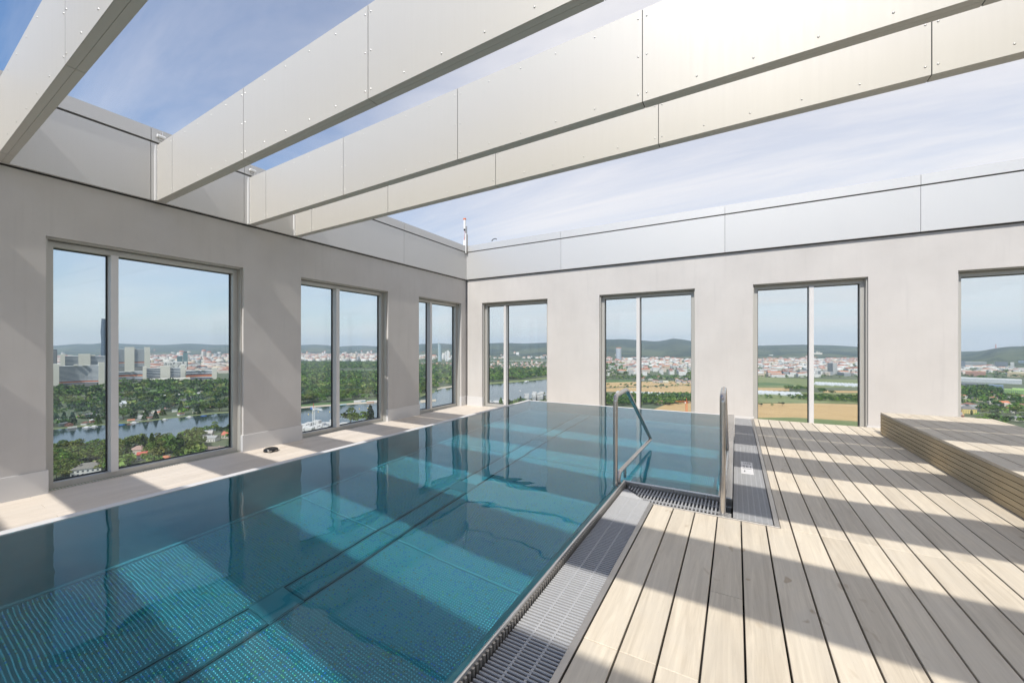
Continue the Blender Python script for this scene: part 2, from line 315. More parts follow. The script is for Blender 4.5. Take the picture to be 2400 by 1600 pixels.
# ---- walls with window openings; local u runs along the wall, w = into the wall
def wall(name, label, origin, along, inward, u0, u1, wins, joints, light):
    """origin = point on cladding face at u=0,z=0; along, inward unit vectors (inward = away from terrace)"""
    A = Vector(along); I = Vector(inward); O = Vector(origin)
    root = empty(name, (O.x, O.y, ZWALK), 0, label, 'wall')
    ro = Vector((O.x, O.y, ZWALK))
    def P(u, w, z): return O + A * u + I * w + Vector((0, 0, z)) - ro
    def bx(mb, u_0, u_1, w0, w1, z0, z1, bev=False):
        vs_ = [P(u_0, w0, z0), P(u_1, w0, z0), P(u_1, w1, z0), P(u_0, w1, z0), P(u_0, w0, z1), P(u_1, w0, z1), P(u_1, w1, z1), P(u_0, w1, z1)]
        mb.add(vs_, [(0,3,2,1),(4,5,6,7),(0,1,5,4),(1,2,6,5),(2,3,7,6),(3,0,4,7)])
    def fin(mb, nm, mat, parent=root, lab=None):
        o = mb.build(nm, mat, parent)
        bm = bmesh.new(); bm.from_mesh(o.data); bmesh.ops.recalc_face_normals(bm, faces=bm.faces); bm.to_mesh(o.data); bm.free()
        if lab: o['label'] = lab
        return o
    # rendered masonry: piers and lintel as one closed surface built from cells
    cuts = sorted({u0, u1, *[w[0] for w in wins], *[w[1] for w in wins]})
    mb = MB(); f0, f1 = WREC, DEPTH; zt = Z1 - 0.02
    for a, b in zip(cuts[:-1], cuts[1:]):
        isw = any(abs(a - w[0]) < 1e-6 for w in wins)
        if not isw:
            mb.add([P(a, f0, ZWALK), P(b, f0, ZWALK), P(b, f0, ZH), P(a, f0, ZH)], [(0, 1, 2, 3)]); mb.add([P(a, f1, ZWALK), P(b, f1, ZWALK), P(b, f1, ZH), P(a, f1, ZH)], [(3, 2, 1, 0)])
        else:
            mb.add([P(a, f0, ZH), P(b, f0, ZH), P(b, f1, ZH), P(a, f1, ZH)], [(0, 1, 2, 3)])
            for q in (a, b): mb.add([P(q, f0, ZWALK), P(q, f1, ZWALK), P(q, f1, ZH), P(q, f0, ZH)], [(0, 1, 2, 3)])
        for f in (f0, f1): mb.add([P(a, f, ZH), P(b, f, ZH), P(b, f, zt), P(a, f, zt)], [(0, 1, 2, 3)])
    mb.add([P(u0, f0, zt), P(u1, f0, zt), P(u1, f1, zt), P(u0, f1, zt)], [(0, 1, 2, 3)])
    for q in (u0, u1): mb.add([P(q, f0, ZWALK), P(q, f1, ZWALK), P(q, f1, zt), P(q, f0, zt)], [(0, 1, 2, 3)])
    o = mb.build('wall_face', M['wall'], root); bm = bmesh.new(); bm.from_mesh(o.data); bmesh.ops.remove_doubles(bm, verts=bm.verts, dist=1e-4); bmesh.ops.recalc_face_normals(bm, faces=bm.faces); bm.to_mesh(o.data); bm.free()
    # skirting on each pier
    edges = [u0] + [e for w in wins for e in w[:2]] + [u1]
    for a, b in zip(edges[0::2], edges[1::2]):
        if b - a < 0.03: continue
        mb = MB(); a_ = a - (0.018 if a > u0 else 0); b_ = b + (0.018 if b < u1 else 0)
        bx(mb, a_, b_, WREC - 0.016, WREC - 0.001, ZWALK, -0.148)
        if a > u0: bx(mb, a - 0.018, a - 0.001, WREC - 0.001, WREC + 0.13, ZWALK, -0.148)
        if b < u1: bx(mb, b + 0.001, b + 0.018, WREC - 0.001, WREC + 0.13, ZWALK, -0.148)
        fin(mb, 'skirting', M['skirt'])
    # windows
    for (a, b, mull) in wins:
        fr = MB(); wf = WREC + 0.15                      # frame stands 15 cm back in the opening
        zb = ZWALK + 0.045; ww = 0.068
        bx(fr, a + 0.02, a + 0.02 + ww, wf, wf + 0.13, ZWALK, ZH - 0.03); bx(fr, b - 0.02 - ww, b - 0.02, wf, wf + 0.13, ZWALK, ZH - 0.03)
        bx(fr, a + 0.02 + ww, b - 0.02 - ww, wf, wf + 0.13, ZH - 0.03 - ww, ZH - 0.03); bx(fr, a + 0.02 + ww, b - 0.02 - ww, wf, wf + 0.13, ZWALK, zb + 0.03)
        wobj = fin(fr, 'window', M['frame'])
        sp = MB(); bx(sp, a + 0.001, a + 0.0195, wf + 0.03, wf + 0.10, ZWALK, ZH - 0.001); bx(sp, b - 0.0195, b - 0.001, wf + 0.03, wf + 0.10, ZWALK, ZH - 0.001); bx(sp, a + 0.02, b - 0.02, wf + 0.03, wf + 0.10, ZH - 0.0295, ZH - 0.001)
        fin(sp, 'shadow_gap', M['joint'], wobj)
        bd = MB()                                          # slim reveal trim between render edge and frame
        bx(bd, a + 0.001, a + 0.022, wf - 0.10, wf + 0.028, ZWALK, ZH - 0.024); bx(bd, b - 0.022, b - 0.001, wf - 0.10, wf + 0.028, ZWALK, ZH - 0.024); bx(bd, a + 0.001, b - 0.001, wf - 0.10, wf + 0.028, ZH - 0.022, ZH - 0.001)
        fin(bd, 'reveal_trim', M['frame'], wobj)
        ml = MB(); bx(ml, mull - 0.038, mull + 0.038, wf - 0.045, wf + 0.128, zb + 0.031, ZH - 0.032 - ww)
        fin(ml, 'mullion', M['skirt'], wobj)
        for (p0, p1) in ((a + 0.02 + ww, mull - 0.038), (mull + 0.038, b - 0.02 - ww)):
            g = MB(); bx(g, p0 + 0.012, p1 - 0.012, wf + 0.088, wf + 0.112, zb + 0.042, ZH - 0.042 - ww); fin(g, 'pane', M['glass'], wobj)
            k = MB(); z_0, z_1 = zb + 0.031, ZH - 0.031 - ww
            bx(k, p0 + 0.001, p0 + 0.012, wf + 0.082, wf + 0.118, z_0, z_1); bx(k, p1 - 0.012, p1 - 0.001, wf + 0.082, wf + 0.118, z_0, z_1)
            bx(k, p0 + 0.012, p1 - 0.012, wf + 0.082, wf + 0.118, z_0, z_0 + 0.011); bx(k, p0 + 0.012, p1 - 0.012, wf + 0.082, wf + 0.118, z_1 - 0.011, z_1)
            fin(k, 'gasket', M['gasket'], wobj)
        sl = MB()                                          # ribbed drain strip in front of the frame
        for i in range(int((b - a - 0.04) / 0.03)): bx(sl, a + 0.03 + i * 0.03, a + 0.048 + i * 0.03, WREC + 0.05, wf - 0.012, ZWALK - 0.012, ZWALK + 0.004)
        o = fin(sl, 'drain_strip', M['frame'], wobj); o['kind'] = 'stuff'
    # parapet cladding and coping
    js = [u0] + list(joints) + [u1]
    for a, b in zip(js[:-1], js[1:]):
        mb = MB(); bx(mb, a + 0.003, b - 0.003, 0.0, 0.05, Z1, Z2 - 0.012); fin(mb, 'panel', M['panel'])
        mb = MB(); bx(mb, a + 0.003, b - 0.003, -0.012, DEPTH + 0.05, Z2 + 0.012, Z3); fin(mb, 'coping', M['panel'])
    mb = MB(); bx(mb, u0 + 0.004, u1 - 0.004, 0.052, DEPTH, zt + 0.002, Z2 + 0.010); fin(mb, 'parapet_core', M['joint'])
    return root
# left wall: u = Y, inward = -X ; back wall: u = X, inward = +Y
wall('left_wall', 'long grey rendered wall on the left with three tall windows over the city and a pale metal parapet', (XW, 0, 0), (0, 1, 0), (-1, 0, 0), -8.0, YB + DEPTH,
     [(-5.2, -3.3, -4.6), (-2.3, -0.25, -1.6), (1.343, 3.528, 1.975), (4.539, 6.706, 5.42), (7.755, 9.585, 8.35)], [-6.0, -3.2, -0.9, 2.30, 3.51, 7.163], None)
wall('back_wall', 'sunlit rendered wall across the back with four tall windows toward fields and hills', (0, YB, 0), (1, 0, 0), (0, 1, 0), XW + 0.001, 8.4,
     [(-6.623, -4.473, -5.89), (-3.026, -0.811, -2.09), (0.315, 2.178, 1.33), (3.37, 5.5, 4.3), (6.6, 8.0, 7.4)], [-4.054, -0.21, 2.88, 6.0], None)

# ---- pergola beams
def beam(label, y0, joints, x1=8.2, end_lab=None):
    L = x1 - XW; H = 0.785; T = 0.105
    root = empty('pergola_beam', (XW + 0.002, y0, Z1), -0.0205, label, 'beam', 'metal-clad beams spanning the pool terrace')
    core = MB().box((0, 0.004, 0.004), (L, T - 0.004, H - 0.004)).build('core', M['joint'], root)
    js = [0.0] + [j - XW for j in joints if 0 < j - XW < L] + [L]
    rv = MB()
    def rivet(x, y, z, sgn):
        n = 8; r = 0.0085; vs_ = [(x + r*math.cos(2*math.pi*k/n), y, z + r*math.sin(2*math.pi*k/n)) for k in range(n)] + [(x + r*.6*math.cos(2*math.pi*k/n), y - sgn*.004, z + r*.6*math.sin(2*math.pi*k/n)) for k in range(n)] + [(x, y - sgn*.005, z)]
        fs = [(k, (k+1) % n, n+(k+1) % n, n+k) for k in range(n)] + [(n+k, n+(k+1) % n, 2*n) for k in range(n)]
        rv.add(vs_, fs, None, True)
    for a, b in zip(js[:-1], js[1:]):
        g = 0.0035
        MB().box((a + g, -0.001, 0.0), (b - g, 0.003, H)).build('panel', M['beam'], root)
        MB().box((a + g, T - 0.003, 0.0), (b - g, T + 0.001, H)).build('panel', M['beam'], root)
        for (q0, q1) in ((0.0035, T / 2 - 0.001), (T / 2 + 0.001, T - 0.0035)):
            MB().box((a + g, q0, -0.001), (b - g, q1, 0.003)).build('soffit_panel', M['beam'], root)
        MB().box((a + g, 0.0035, H - 0.003), (b - g, T - 0.0035, H + 0.001)).build('cap', M['beam'], root)
        ln = b - a; n = max(1, round(ln / 0.39))
        for i in range(n + 1):
            x = a + 0.035 + (ln - 0.07) * i / n
            for z in ((0.07, H - 0.07) if 0 < i < n else (0.07, H / 2, H - 0.07)):
                rivet(x, -0.001, z, 1); rivet(x, T + 0.001, z, -1)
    tag(rv.build('rivet', M['rivet'], root), kind='stuff')
    MB().box((-0.0005, -0.022, 0.002), (0.03, -0.0025, H - 0.004)).build('end_bracket', M['white'], root)
    return root
JB = [-6.62, -4.66, -2.68, -0.69, 1.30, 3.29, 5.28, 7.27]
for lab, y0, js in (('beam behind the camera, farthest from the back wall', -3.05, JB), ('beam just behind the camera', -1.85, JB), ('beam directly over the near end of the terrace', -0.46, JB),
    ('beam at the top left corner, nearest one in view, seen steeply from below', 0.952, [-6.82, -4.30, -2.4, -0.4, 1.6, 3.6, 5.6]),
    ('second beam from the left, running up to the top edge', 2.362, [-6.62, -4.73, -2.68, -0.69, 1.30, 3.29, 5.28]),
    ('third beam, long one with a bright sun glare at upper right', 3.582, JB),
    ('last beam before the back wall, lowest of the four in view', 4.374, JB)):
    beam('off-white riveted metal ' + lab, y0, js)
# ---- clamps on the left coping
for lab, y in (('silver clamp with cable on the left coping beside the second beam', 2.40), ('silver clamp with cable on the left coping beside the third beam', 3.62)):
    c = empty('cable_clamp', (XW + 0.014, y, 4.33), 0, lab, 'clamp', 'cable clamps on the left parapet coping')
    MB().box((0, -0.02, -0.055), (0.018, 0.02, 0.055)).build('back_plate', M['steel'], c)
    MB().tube([(0.035, -0.045, -0.005), (0.035, 0.045, -0.01)], 0.022, 10).build('barrel', M['white'], c)
    MB().tube([(0.03, 0.015, 0.02), (0.03, 0.02, 0.07)], 0.007, 8).build('bolt', M['steel'], c)
    MB().tube([(0.036, 0.03, -0.03), (0.03, 0.035, -0.10), (0.012, 0.036, -0.2)], 0.005, 6).build('cable', M['white'], c)
# ---- obstruction light mast in the corner
c = empty('mast_light', (XW + 0.05, YB - 0.05, 4.20), 0, 'white warning lamp with orange cap on a slotted post at the wall corner', 'lamp')
MB().box((-0.03, -0.03, 0.0), (0.0, 0.03, 0.60)).build('post', M['white'], c); MB().box((0.005, -0.025, 0.0), (0.02, 0.03, 0.56)).build('slotted_rail', M['steel_dull'], c)
MB().box((-0.06, -0.01, 0.45), (0.01, 0.01, 0.82)).build('arm', M['steel_dull'], c)
MB().cyl((-0.075, 0), 0.036, 0.74, 1.02, 14).build('lamp_body', M['white'], c); MB().cyl((-0.075, 0), 0.045, 1.022, 1.06, 14).build('lamp_cap', M['orange'], c); MB().cyl((-0.075, 0), 0.03, 0.70, 0.738, 12, r1=0.034).build('lamp_base', M['black'], c)
MB().tube([(-0.075, 0, 0.69), (-0.06, 0, 0.62), (-0.07, 0, 0.50), (-0.09, 0, 0.38)], 0.008, 6).build('cable', M['orange'], c); MB().cyl((-0.085, 0), 0.036, 0.22, 0.40, 10).build('junction_box', M['white'], c)
# black bracket loop on the back coping
lp = MB().tube([(-0.09, 0, 0.0), (-0.06, 0, 0.035), (-0.01, 0, 0.055), (0.045, 0, 0.055), (0.08, 0, 0.03)], 0.012, 8).build('cable_loop', M['black'], loc=(-6.16, YB + 0.02, Z3 + 0.04)); tag(lp, 'small black bent loop standing on the back coping near the corner', 'bracket')

# ---- walkway boards along the left and behind the pool
wk = empty('walkway', (-5.8, 0, ZWALK), 0, kind='structure')
x = XW - 0.14; i = 0; pitch = 0.1395
while x < -4.50:
    x2 = min(x + pitch, -4.492); cuts = [-8.0, -5.1, -2.3, 0.62 + (0.6 if i % 4 == 0 else 0.0), 3.5 + (i % 2) * 0.35, 6.3 + (i % 3) * 0.25, YB + 0.14]
    for a, b in zip(cuts[:-1], cuts[1:]):
        if x2 - x > 0.02: MB().bev((x + 0.0015, a + 0.0015, -0.02), (x2 - 0.0015, b - 0.0015, 0.0), 0.0012).build('board', M['walk'], wk).location = (5.8, 0, 0)
    x += pitch; i += 1
wb = empty('back_walkway', (2.0, 9.2, ZWALK), 0, kind='structure')
y = 8.72
while y < YB + 0.13:
    for a, b in ((-4.49, -1.4), (-1.4, 1.7), (1.7, 4.8), (4.8, 8.4)):
        MB().bev((a + 0.002 - 2.0, y + 0.0015 - 9.2, -0.02), (b - 0.002 - 2.0, min(y + pitch, YB + 0.14) - 0.0015 - 9.2, 0.0), 0.0012).build('board', M['walk'], wb)
    y += pitch

# ---- deck boards
dk = empty('deck', (0, 0, 0), 0, kind='structure')
DP = 0.1605; g = 0.0045; x = -0.608
def board(x0, x1, y0, y1, parent=dk, mat='plank', z=0.0, dz=0.028):
    h = random.uniform(-0.0012, 0.0012)
    return MB().bev((x0, y0, z - dz + h), (x1, y1, z + h), 0.0022).build('plank', M[mat], parent)
i = 0
while x < 5.2:
    x0, x1 = x + g, x + DP - g
    if x0 < 0.284:
        x1c = x1
        yb_ = 3.483; js = [-4.0, -1.2, 1.725 if i < 3 else (0.2 + 0.55 * ((i * 3) % 5)), yb_]
        if x1 > 0.30:   # board that meets the frame corner: cut in two
            js = [-4.0, -1.2, 1.1, yb_]
            board(0.287, x1, yb_ + 0.002, 6.0); board(0.287, x1, 6.002, 8.64)
    else:
        js = [-4.0, -1.0 + 0.2 * (i % 3), 3.49 if i < 12 else 2.39 + (i % 3) * 0.4, 5.9 + 0.45 * ((i * 2) % 5), 8.64]
    for a, b in zip(js[:-1], js[1:]): board(x0, x1, a + 0.0012, b - 0.0012)
    x += DP; i += 1
for k in range(9):   # cross bearers seen dark through the gaps
    MB().box((-0.6, -3.9 + k * 0.9, -0.072), (0.28 if -3.9 + k * 0.9 < 3.4 else 5.2, -3.84 + k * 0.9, -0.030)).build('bearer', M['sub'], dk)
MB().box((0.286, 8.642, -0.42), (5.2, 8.662, -0.002)).build('edge_board', M['plank'], dk)
# ---- raised platform at right
pf = empty('raised_platform', (2.9, 5.0, 0.0), 0, 'low raised timber platform with dark board joints at the right of the deck', 'platform')
PX0, PX1, PY0, PY1, PZ = 1.93, 3.10, -2.0, 8.06, 0.335
x = PX0 - 0.002; i = 0
while x < PX1 - 0.02:
    x1 = min(x + 0.1605, PX1); js = [PY0, 1.6, 4.7 if i % 2 else 3.2, PY1]
    for a, b in zip(js[:-1], js[1:]): board(x + 0.0035 - 2.9, x1 - 0.0035 - 2.9, a - 5.0 + 0.001, b - 5.0 - 0.001, pf, 'plank', PZ, 0.028)
    x += 0.1605; i += 1
ny = 6; hz = (PZ - 0.032) / ny
for k in range(ny):
    z0 = 0.006 + k * hz
    for a, b in ((PY0, 2.3 if k % 2 else 1.7), (2.3 if k % 2 else 1.7, 5.05 if k > 3 else 5.85), (5.05 if k > 3 else 5.85, PY1)):
        MB().box((PX0 - 2.9, a - 5 + 0.001, z0), (PX0 + 0.022 - 2.9, b - 5 - 0.001, z0 + hz - 0.006)).build('slat', M['plank_side'], pf)
    MB().box((PX0 + 0.024 - 2.9, PY1 - 0.022 - 5, z0), (PX1 - 2.9, PY1 - 5 - 0.001, z0 + hz - 0.006)).build('slat', M['plank_side'], pf)
    MB().box((PX1 - 0.022 - 2.9, PY0 - 5, z0), (PX1 - 2.9 - 0.0005, PY1 - 0.024 - 5, z0 + hz - 0.006)).build('slat', M['plank_side'], pf)
MB().box((PX0 + 0.03 - 2.9, PY0 - 5 + .02, 0.004), (PX1 - 0.03 - 2.9, PY1 - 0.03 - 5, PZ - 0.035)).build('platform_core', M['sub'], pf)

# ================================================================== POOL
ZF, ZWAT = -1.25, 0.030
PL, PRn, PF, PN, NX, NY = -4.40, -0.945, 8.62, -2.2, -0.115, 3.87    # left, near right, far, near end, notch right, notch front
pool = empty('swimming_pool', (-2.7, 3.2, 0.0), 0, 'L-shaped stainless steel infinity pool with studded floor and teal water', 'pool')
PO = (2.7, -3.2, 0)
def pbuild(mb, nm, mat, **k): o = mb.build(nm, mat, pool, loc=PO); return tag(o, **k) if k else o
fl = MB(); fl.box((PL - .05, PN - .05, ZF - 0.10), (PRn + .05, PF + .05, ZF)); fl.box((PRn + .05, NY - .05, ZF - 0.10), (NX + .05, PF + .05, ZF)); pbuild(fl, 'floor', M['pool'])
wlp = MB(); wlp.box((PL - 0.085, PN - .085, ZF - .1), (PL, PF + .085, ZWAT - 0.003)); wlp.box((PL, PF, ZF - .1), (NX + .08, PF + 0.085, ZWAT - 0.003))
wlp.box((PRn, PN - .085, ZF - .1), (PRn + 0.035, NY - 0.036, -0.04)); wlp.box((PRn, NY - 0.035, ZF - .1), (NX + .08, NY, -0.04)); wlp.box((NX, NY, ZF - .1), (NX + 0.08, PF, -0.005)); wlp.box((PL, PN - .085, ZF - .1), (PRn, PN, 0.02))
pbuild(wlp, 'pool_wall', M['pool_wall'])
# rims
rm = MB(); rm.bev((PL - 0.088, PN - .08, ZWAT - 0.002), (PL - 0.004, PF + .088, ZWAT + 0.006), 0.003); pbuild(rm, 'rim', M['skirt'])
rm = MB(); rm.bev((PL - 0.003, PF + 0.003, ZWAT - 0.002), (NX + 0.08, PF + 0.06, ZWAT + 0.004), 0.003); pbuild(rm, 'rim', M['skirt'])
def rim_profile(p0, p1, nrm, name='rim'):
    """overflow edge: submerged sloping band, rounded lip, outer face; nrm points outwards (xy)"""
    p0, p1, n = Vector((*p0, 0)), Vector((*p1, 0)), Vector((*nrm, 0))
    prof = [(-0.062, -0.075), (-0.062, -0.030), (-0.010, 0.022), (-0.004, 0.031), (0.000, 0.038), (0.007, 0.041), (0.013, 0.038), (0.015, 0.030), (0.015, -0.055)]
    A = [p0 + n * a + Vector((0, 0, z)) for a, z in prof]; B = [p1 + n * a + Vector((0, 0, z)) for a, z in prof]; k = len(prof)
    mb = MB().add(A + B, [(i, i + 1, k + i + 1, k + i) for i in range(k - 1)], None, False); return mb
pbuild(rim_profile((PRn, PN), (PRn, NY + 0.0), (1, 0)), 'rim', M['steel'])
pbuild(rim_profile((PRn - 0.01, NY), (NX + 0.075, NY), (0, -1)), 'rim', M['steel'])
rr = MB(); rr.bev((NX - 0.02, NY - 0.015, -0.05), (NX + 0.088, PF + 0.05, 0.034), 0.004); pbuild(rr, 'rim', M['steel'])
# corrugated outer face beads below the lip
bd = MB()
y = PN
while y < NY - 0.04:
    bd.tube([(PRn + 0.018, y + 0.012, -0.035), (PRn + 0.018, y + 0.012, 0.024)], 0.0075, 6); y += 0.0265
pbuild(bd, 'lip_corrugation', M['steel_dull'], kind='stuff')
# central channel with covers and open boxes
CX0, CX1 = -3.10, -2.84
skim = [(1.56, 1.80), (3.88, 4.10), (6.2, 6.42), (-0.76, -0.52)]
cov = []; ys = sorted(skim); prev = PN + 0.1
for a, b in ys: cov.append((prev, a - 0.012)); prev = b + 0.012
cov.append((prev, PF - 0.1))
for a, b in cov:
    smooth = a > 4.0
    MB().bev((CX0 + .012, a, ZF + 0.001), (CX1 - .012, b, ZF + 0.012), 0.004).build('channel_cover', M['pool_smooth' if smooth else 'pool'], pool, loc=PO)
for a, b in skim:
    mb = MB(); mb.box((CX0 - 0.004, a - 0.008, ZF + 0.0005), (CX1 + 0.004, b + 0.008, ZF + 0.006)); mb.box((CX0 + 0.006, a, ZF + 0.0065), (CX1 - 0.006, b, ZF + 0.014)); pbuild(mb, 'outlet_cover', M['pool_wall'])
for xx in (CX0, CX1): MB().box((xx - 0.005, PN + .05, ZF + 0.0004), (xx + 0.005, PF - .05, ZF + 0.004)).build('channel_seam', M['joint'], pool, loc=PO)
for yy in (2.75, 5.35): MB().box((PL + .01, yy - .006, ZF + 0.0004), (CX0 - .02, yy + .006, ZF + 0.005)).build('floor_weld', M['pool_smooth'], pool, loc=PO); MB().box((CX1 + .02, yy - .006, ZF + 0.0004), (PRn - .01, yy + .006, ZF + 0.005)).build('floor_weld', M['pool_smooth'], pool, loc=PO)
MB().box((PL, PN, ZF + 0.0002), (PL + 0.035, PF, ZF + 0.02)).build('cove', M['pool_smooth'], pool, loc=PO)
# steps in the notch
for k, (y0, y1, z) in enumerate(((NY, NY + 0.36, -0.16), (NY + 0.36, NY + 0.66, -0.42), (NY + 0.66, NY + 0.96, -0.68), (NY + 0.96, NY + 1.26, -0.94))):
    mb = MB().bev((PRn + .01, y0, z - 0.03), (NX, y1, z), 0.004)
    st = pbuild(mb, 'step', M['pool'])
    rb = MB(); yy = y0 + 0.02
    while yy < y1 - 0.01: rb.box((PRn + .03, yy, z), (NX - .02, yy + 0.007, z + 0.004)); yy += 0.022
    o = rb.build('anti_slip_ribs', M['steel_dull'], st); o['kind'] = 'stuff'
# floor studs
P0 = 0.0222
def studs(x0, x1, y0, y1, z, near):
    xs = np.arange(x0 + P0 / 2, x1, P0); ys_ = np.arange(y0 + P0 / 2, y1, P0)
    X, Y = np.meshgrid(xs, ys_); X = X.ravel(); Y = Y.ravel(); return np.stack([X, Y, np.full(len(X), z)], 1)
pts = np.concatenate([studs(PL + .05, CX0 - .02, 0.2, PF - .05, ZF, 1), studs(CX1 + .02, PRn - .01, 0.2, PF - .05, ZF, 1), studs(PRn - .01, NX - .02, NY + 1.3, PF - .05, ZF, 1)] +
    [studs(CX0 + .03, CX1 - .03, max(a, 0.2) + .02, b - .02, ZF + 0.012, 1) for a, b in cov if b > 0.3 and a < 4.0])
ok = np.ones(len(pts), bool)
for yy in (2.75, 5.35): ok &= abs(pts[:, 1] - yy) > 0.014
pts = pts[ok]
pts[:, :2] += rng.normal(0, 0.0004, (len(pts), 2))
def dome(pts, n, rings):
    N = len(pts); rad = 0.0066; hh = 0.0060; prof = []
    for i in range(rings): a = (i / rings) * math.pi / 2; prof.append((rad * math.cos(a), hh * math.sin(a)))
    tpl = [(r * math.cos(2*math.pi*k/n), r * math.sin(2*math.pi*k/n), z) for r, z in prof for k in range(n)] + [(0, 0, hh)]
    tpl = np.array(tpl); nv = len(tpl); fc = []
    for i in range(rings - 1):
        for k in range(n):
            a, b, c, d = i*n+k, i*n+(k+1) % n, (i+1)*n+(k+1) % n, (i+1)*n+k; fc += [(a, b, c), (a, c, d)]
    for k in range(n): fc.append(((rings-1)*n+k, (rings-1)*n+(k+1) % n, nv-1))
    fc = np.array(fc); V = (pts[:, None, :] + tpl[None]).reshape(-1, 3); Fm = (fc[None] + (np.arange(N) * nv)[:, None, None]).reshape(-1, 3)
    # coloured sun glints painted into some studs: blue, yellow, orange and green
    h = rng.random(N); base = np.tile(np.array([0.88, 0.90, 0.90]), (N, 1))
    base[h < 0.10] = (0.42, 0.52, 1.0); base[(h >= 0.16) & (h < 0.21)] = (1.0, 0.98, 0.45); base[(h >= 0.24) & (h < 0.28)] = (1.0, 0.6, 0.35); base[(h >= 0.28) & (h < 0.36)] = (0.55, 1.0, 0.85)
    return V, Fm, np.repeat(base, len(fc), 0)
nearm = pts[:, 1] < 4.3
for sel, n, rg in ((nearm, 7, 3), (~nearm, 5, 1)):
    V, Fm, cf = dome(pts[sel], n, rg); o = link('studs', np_mesh('studs', V, Fm, M['stud'], cf, True), pool, loc=PO); o['kind'] = 'stuff'
# water body: closed L-shaped volume with a gently waved top
nx_, dy = 0.05, 0.05
ex = [PL - 0.003, *np.arange(PL + 0.03, PRn - 0.015, 0.028), PRn - 0.002, *np.arange(PRn + 0.03, NX - 0.03, 0.028), NX - 0.018]
ey = [PN + 0.003, *np.arange(PN + 0.03, NY - 0.015, 0.028), NY + 0.002, *np.arange(NY + 0.03, PF - 0.015, 0.028), PF + 0.004]
ix = ex.index(PRn - 0.002); iy = ey.index(NY + 0.002); nX, nY = len(ex), len(ey)
WV = [(random.Random(k).uniform(0, 6.28), 0.12 + 1.0 * random.Random(k + 50).random() ** 1.6, random.Random(k + 90).uniform(0, 6.28)) for k in range(26)]
def wave(x_, y_): return sum(0.00023 * l_ * math.sin((x_ * math.cos(a_) + y_ * math.sin(a_)) * 6.283 / l_ + p_) for a_, l_, p_ in WV)
V = []; idx = {}
def wv(i, j):
    if (i, j) not in idx:
        x_, y_ = ex[i], ey[j]; e = min(1.0, 4 * min(x_ - ex[0], ex[-1] - x_, y_ - ey[0], ey[-1] - y_) + 0.1)
        idx[(i, j)] = len(V); V.append((x_, y_, ZWAT + e * wave(x_, y_)))
    return idx[(i, j)]
cells = [(i, j) for i in range(nX - 1) for j in range(nY - 1) if i < ix or j >= iy]
top = [(wv(i, j), wv(i + 1, j), wv(i + 1, j + 1), wv(i, j + 1)) for i, j in cells]; nt_ = len(V)
bot = [tuple(nt_ + q for q in f[::-1]) for f in top]; Vb = [(a, b, ZF - 0.05) for a, b, c in V]
ed = {}
for f in top:
    for a, b in zip(f, f[1:] + f[:1]): ed[(a, b)] = 1
side = [(b, a, a + nt_, b + nt_) for (a, b) in ed if (b, a) not in ed]
me = bpy.data.meshes.new('pool_water'); me.from_pydata(V + Vb, [], top + bot + side); me.materials.append(M['water'])
me.polygons.foreach_set('use_smooth', [True] * (len(top) + len(bot) + len(side)))
bm = bmesh.new(); bm.from_mesh(me); bmesh.ops.recalc_face_normals(bm, faces=bm.faces); bm.to_mesh(me); bm.free()
wo = link('pool_water', me); tag(wo, kind='structure')
wo.cycles.is_caustics_caster = True
for o_ in pool.children_recursive: o_.cycles.is_caustics_receiver = True

# ---- overflow grating
def bar_mesh(L, w, h, axis):
    # rounded-top bar, axis 'x' or 'y'
    pr = [(-w/2, -h), (-w/2, -0.004), (-w*0.32, -0.0008), (0, 0), (w*0.32, -0.0008), (w/2, -0.004), (w/2, -h)]; k = len(pr)
    A = [(0, a, z) if axis == 'x' else (a, 0, z) for a, z in pr]; B = [(L, a, z) if axis == 'x' else (a, L, z) for a, z in pr]
    f = [(i, i+1, k+i+1, k+i) for i in range(k-1)] + [(k-1, 0, k, 2*k-1), tuple(range(k))[::-1], tuple(range(k, 2*k))]
    mb = MB().add(A + B, f); me = mb.mesh('bar', M['grate']); bm = bmesh.new(); bm.from_mesh(me); bmesh.ops.recalc_face_normals(bm, faces=bm.faces); bm.to_mesh(me); bm.free(); return me
GX0, GX1 = PRn + 0.027, -0.643
gr = empty('overflow_grate', (GX0, 0, 0), 0, 'long grey slatted overflow grate along the near pool edge', 'grate')
bme = bar_mesh(GX1 - GX0 - 0.004, 0.0102, 0.018, 'x'); y = 0.45
while y < 3.56: link('bar', bme, gr, loc=(0.002, y, -0.004 + random.uniform(-.0004, .0004))); y += 0.0212
for q in (0.35, 0.68): MB().box(((GX1-GX0)*q - 0.005, 0.4, -0.021), ((GX1-GX0)*q + 0.005, 3.56, -0.0068)).build('carrier_rod', M['grate'], gr)
gf = empty('front_grate', (GX1, 3.6, 0), 0, 'short dark-gapped grate across the foot of the pool steps between the handrails', 'grate')
bm2 = bar_mesh(NY - 0.02 - 3.52, 0.0135, 0.018, 'y')
x = -0.885
while x < -0.10:
    link('bar', bm2 if x > -0.62 else bar_mesh(max(0.04, NY - 0.02 - 3.52 - max(0, (-0.62 - x)) * 1.05), 0.0135, 0.018, 'y'), gf, loc=(x - GX1, (3.515 if x > -0.62 else 3.515 + (-0.62 - x) * 1.05) - 3.6, -0.004)); x += 0.0285
for q in (3.60, 3.72): MB().box((-0.80 - GX1, q - 0.005 - 3.6, -0.021), (-0.11 - GX1, q + 0.005 - 3.6, -0.0068)).build('carrier_rod', M['grate'], gf)
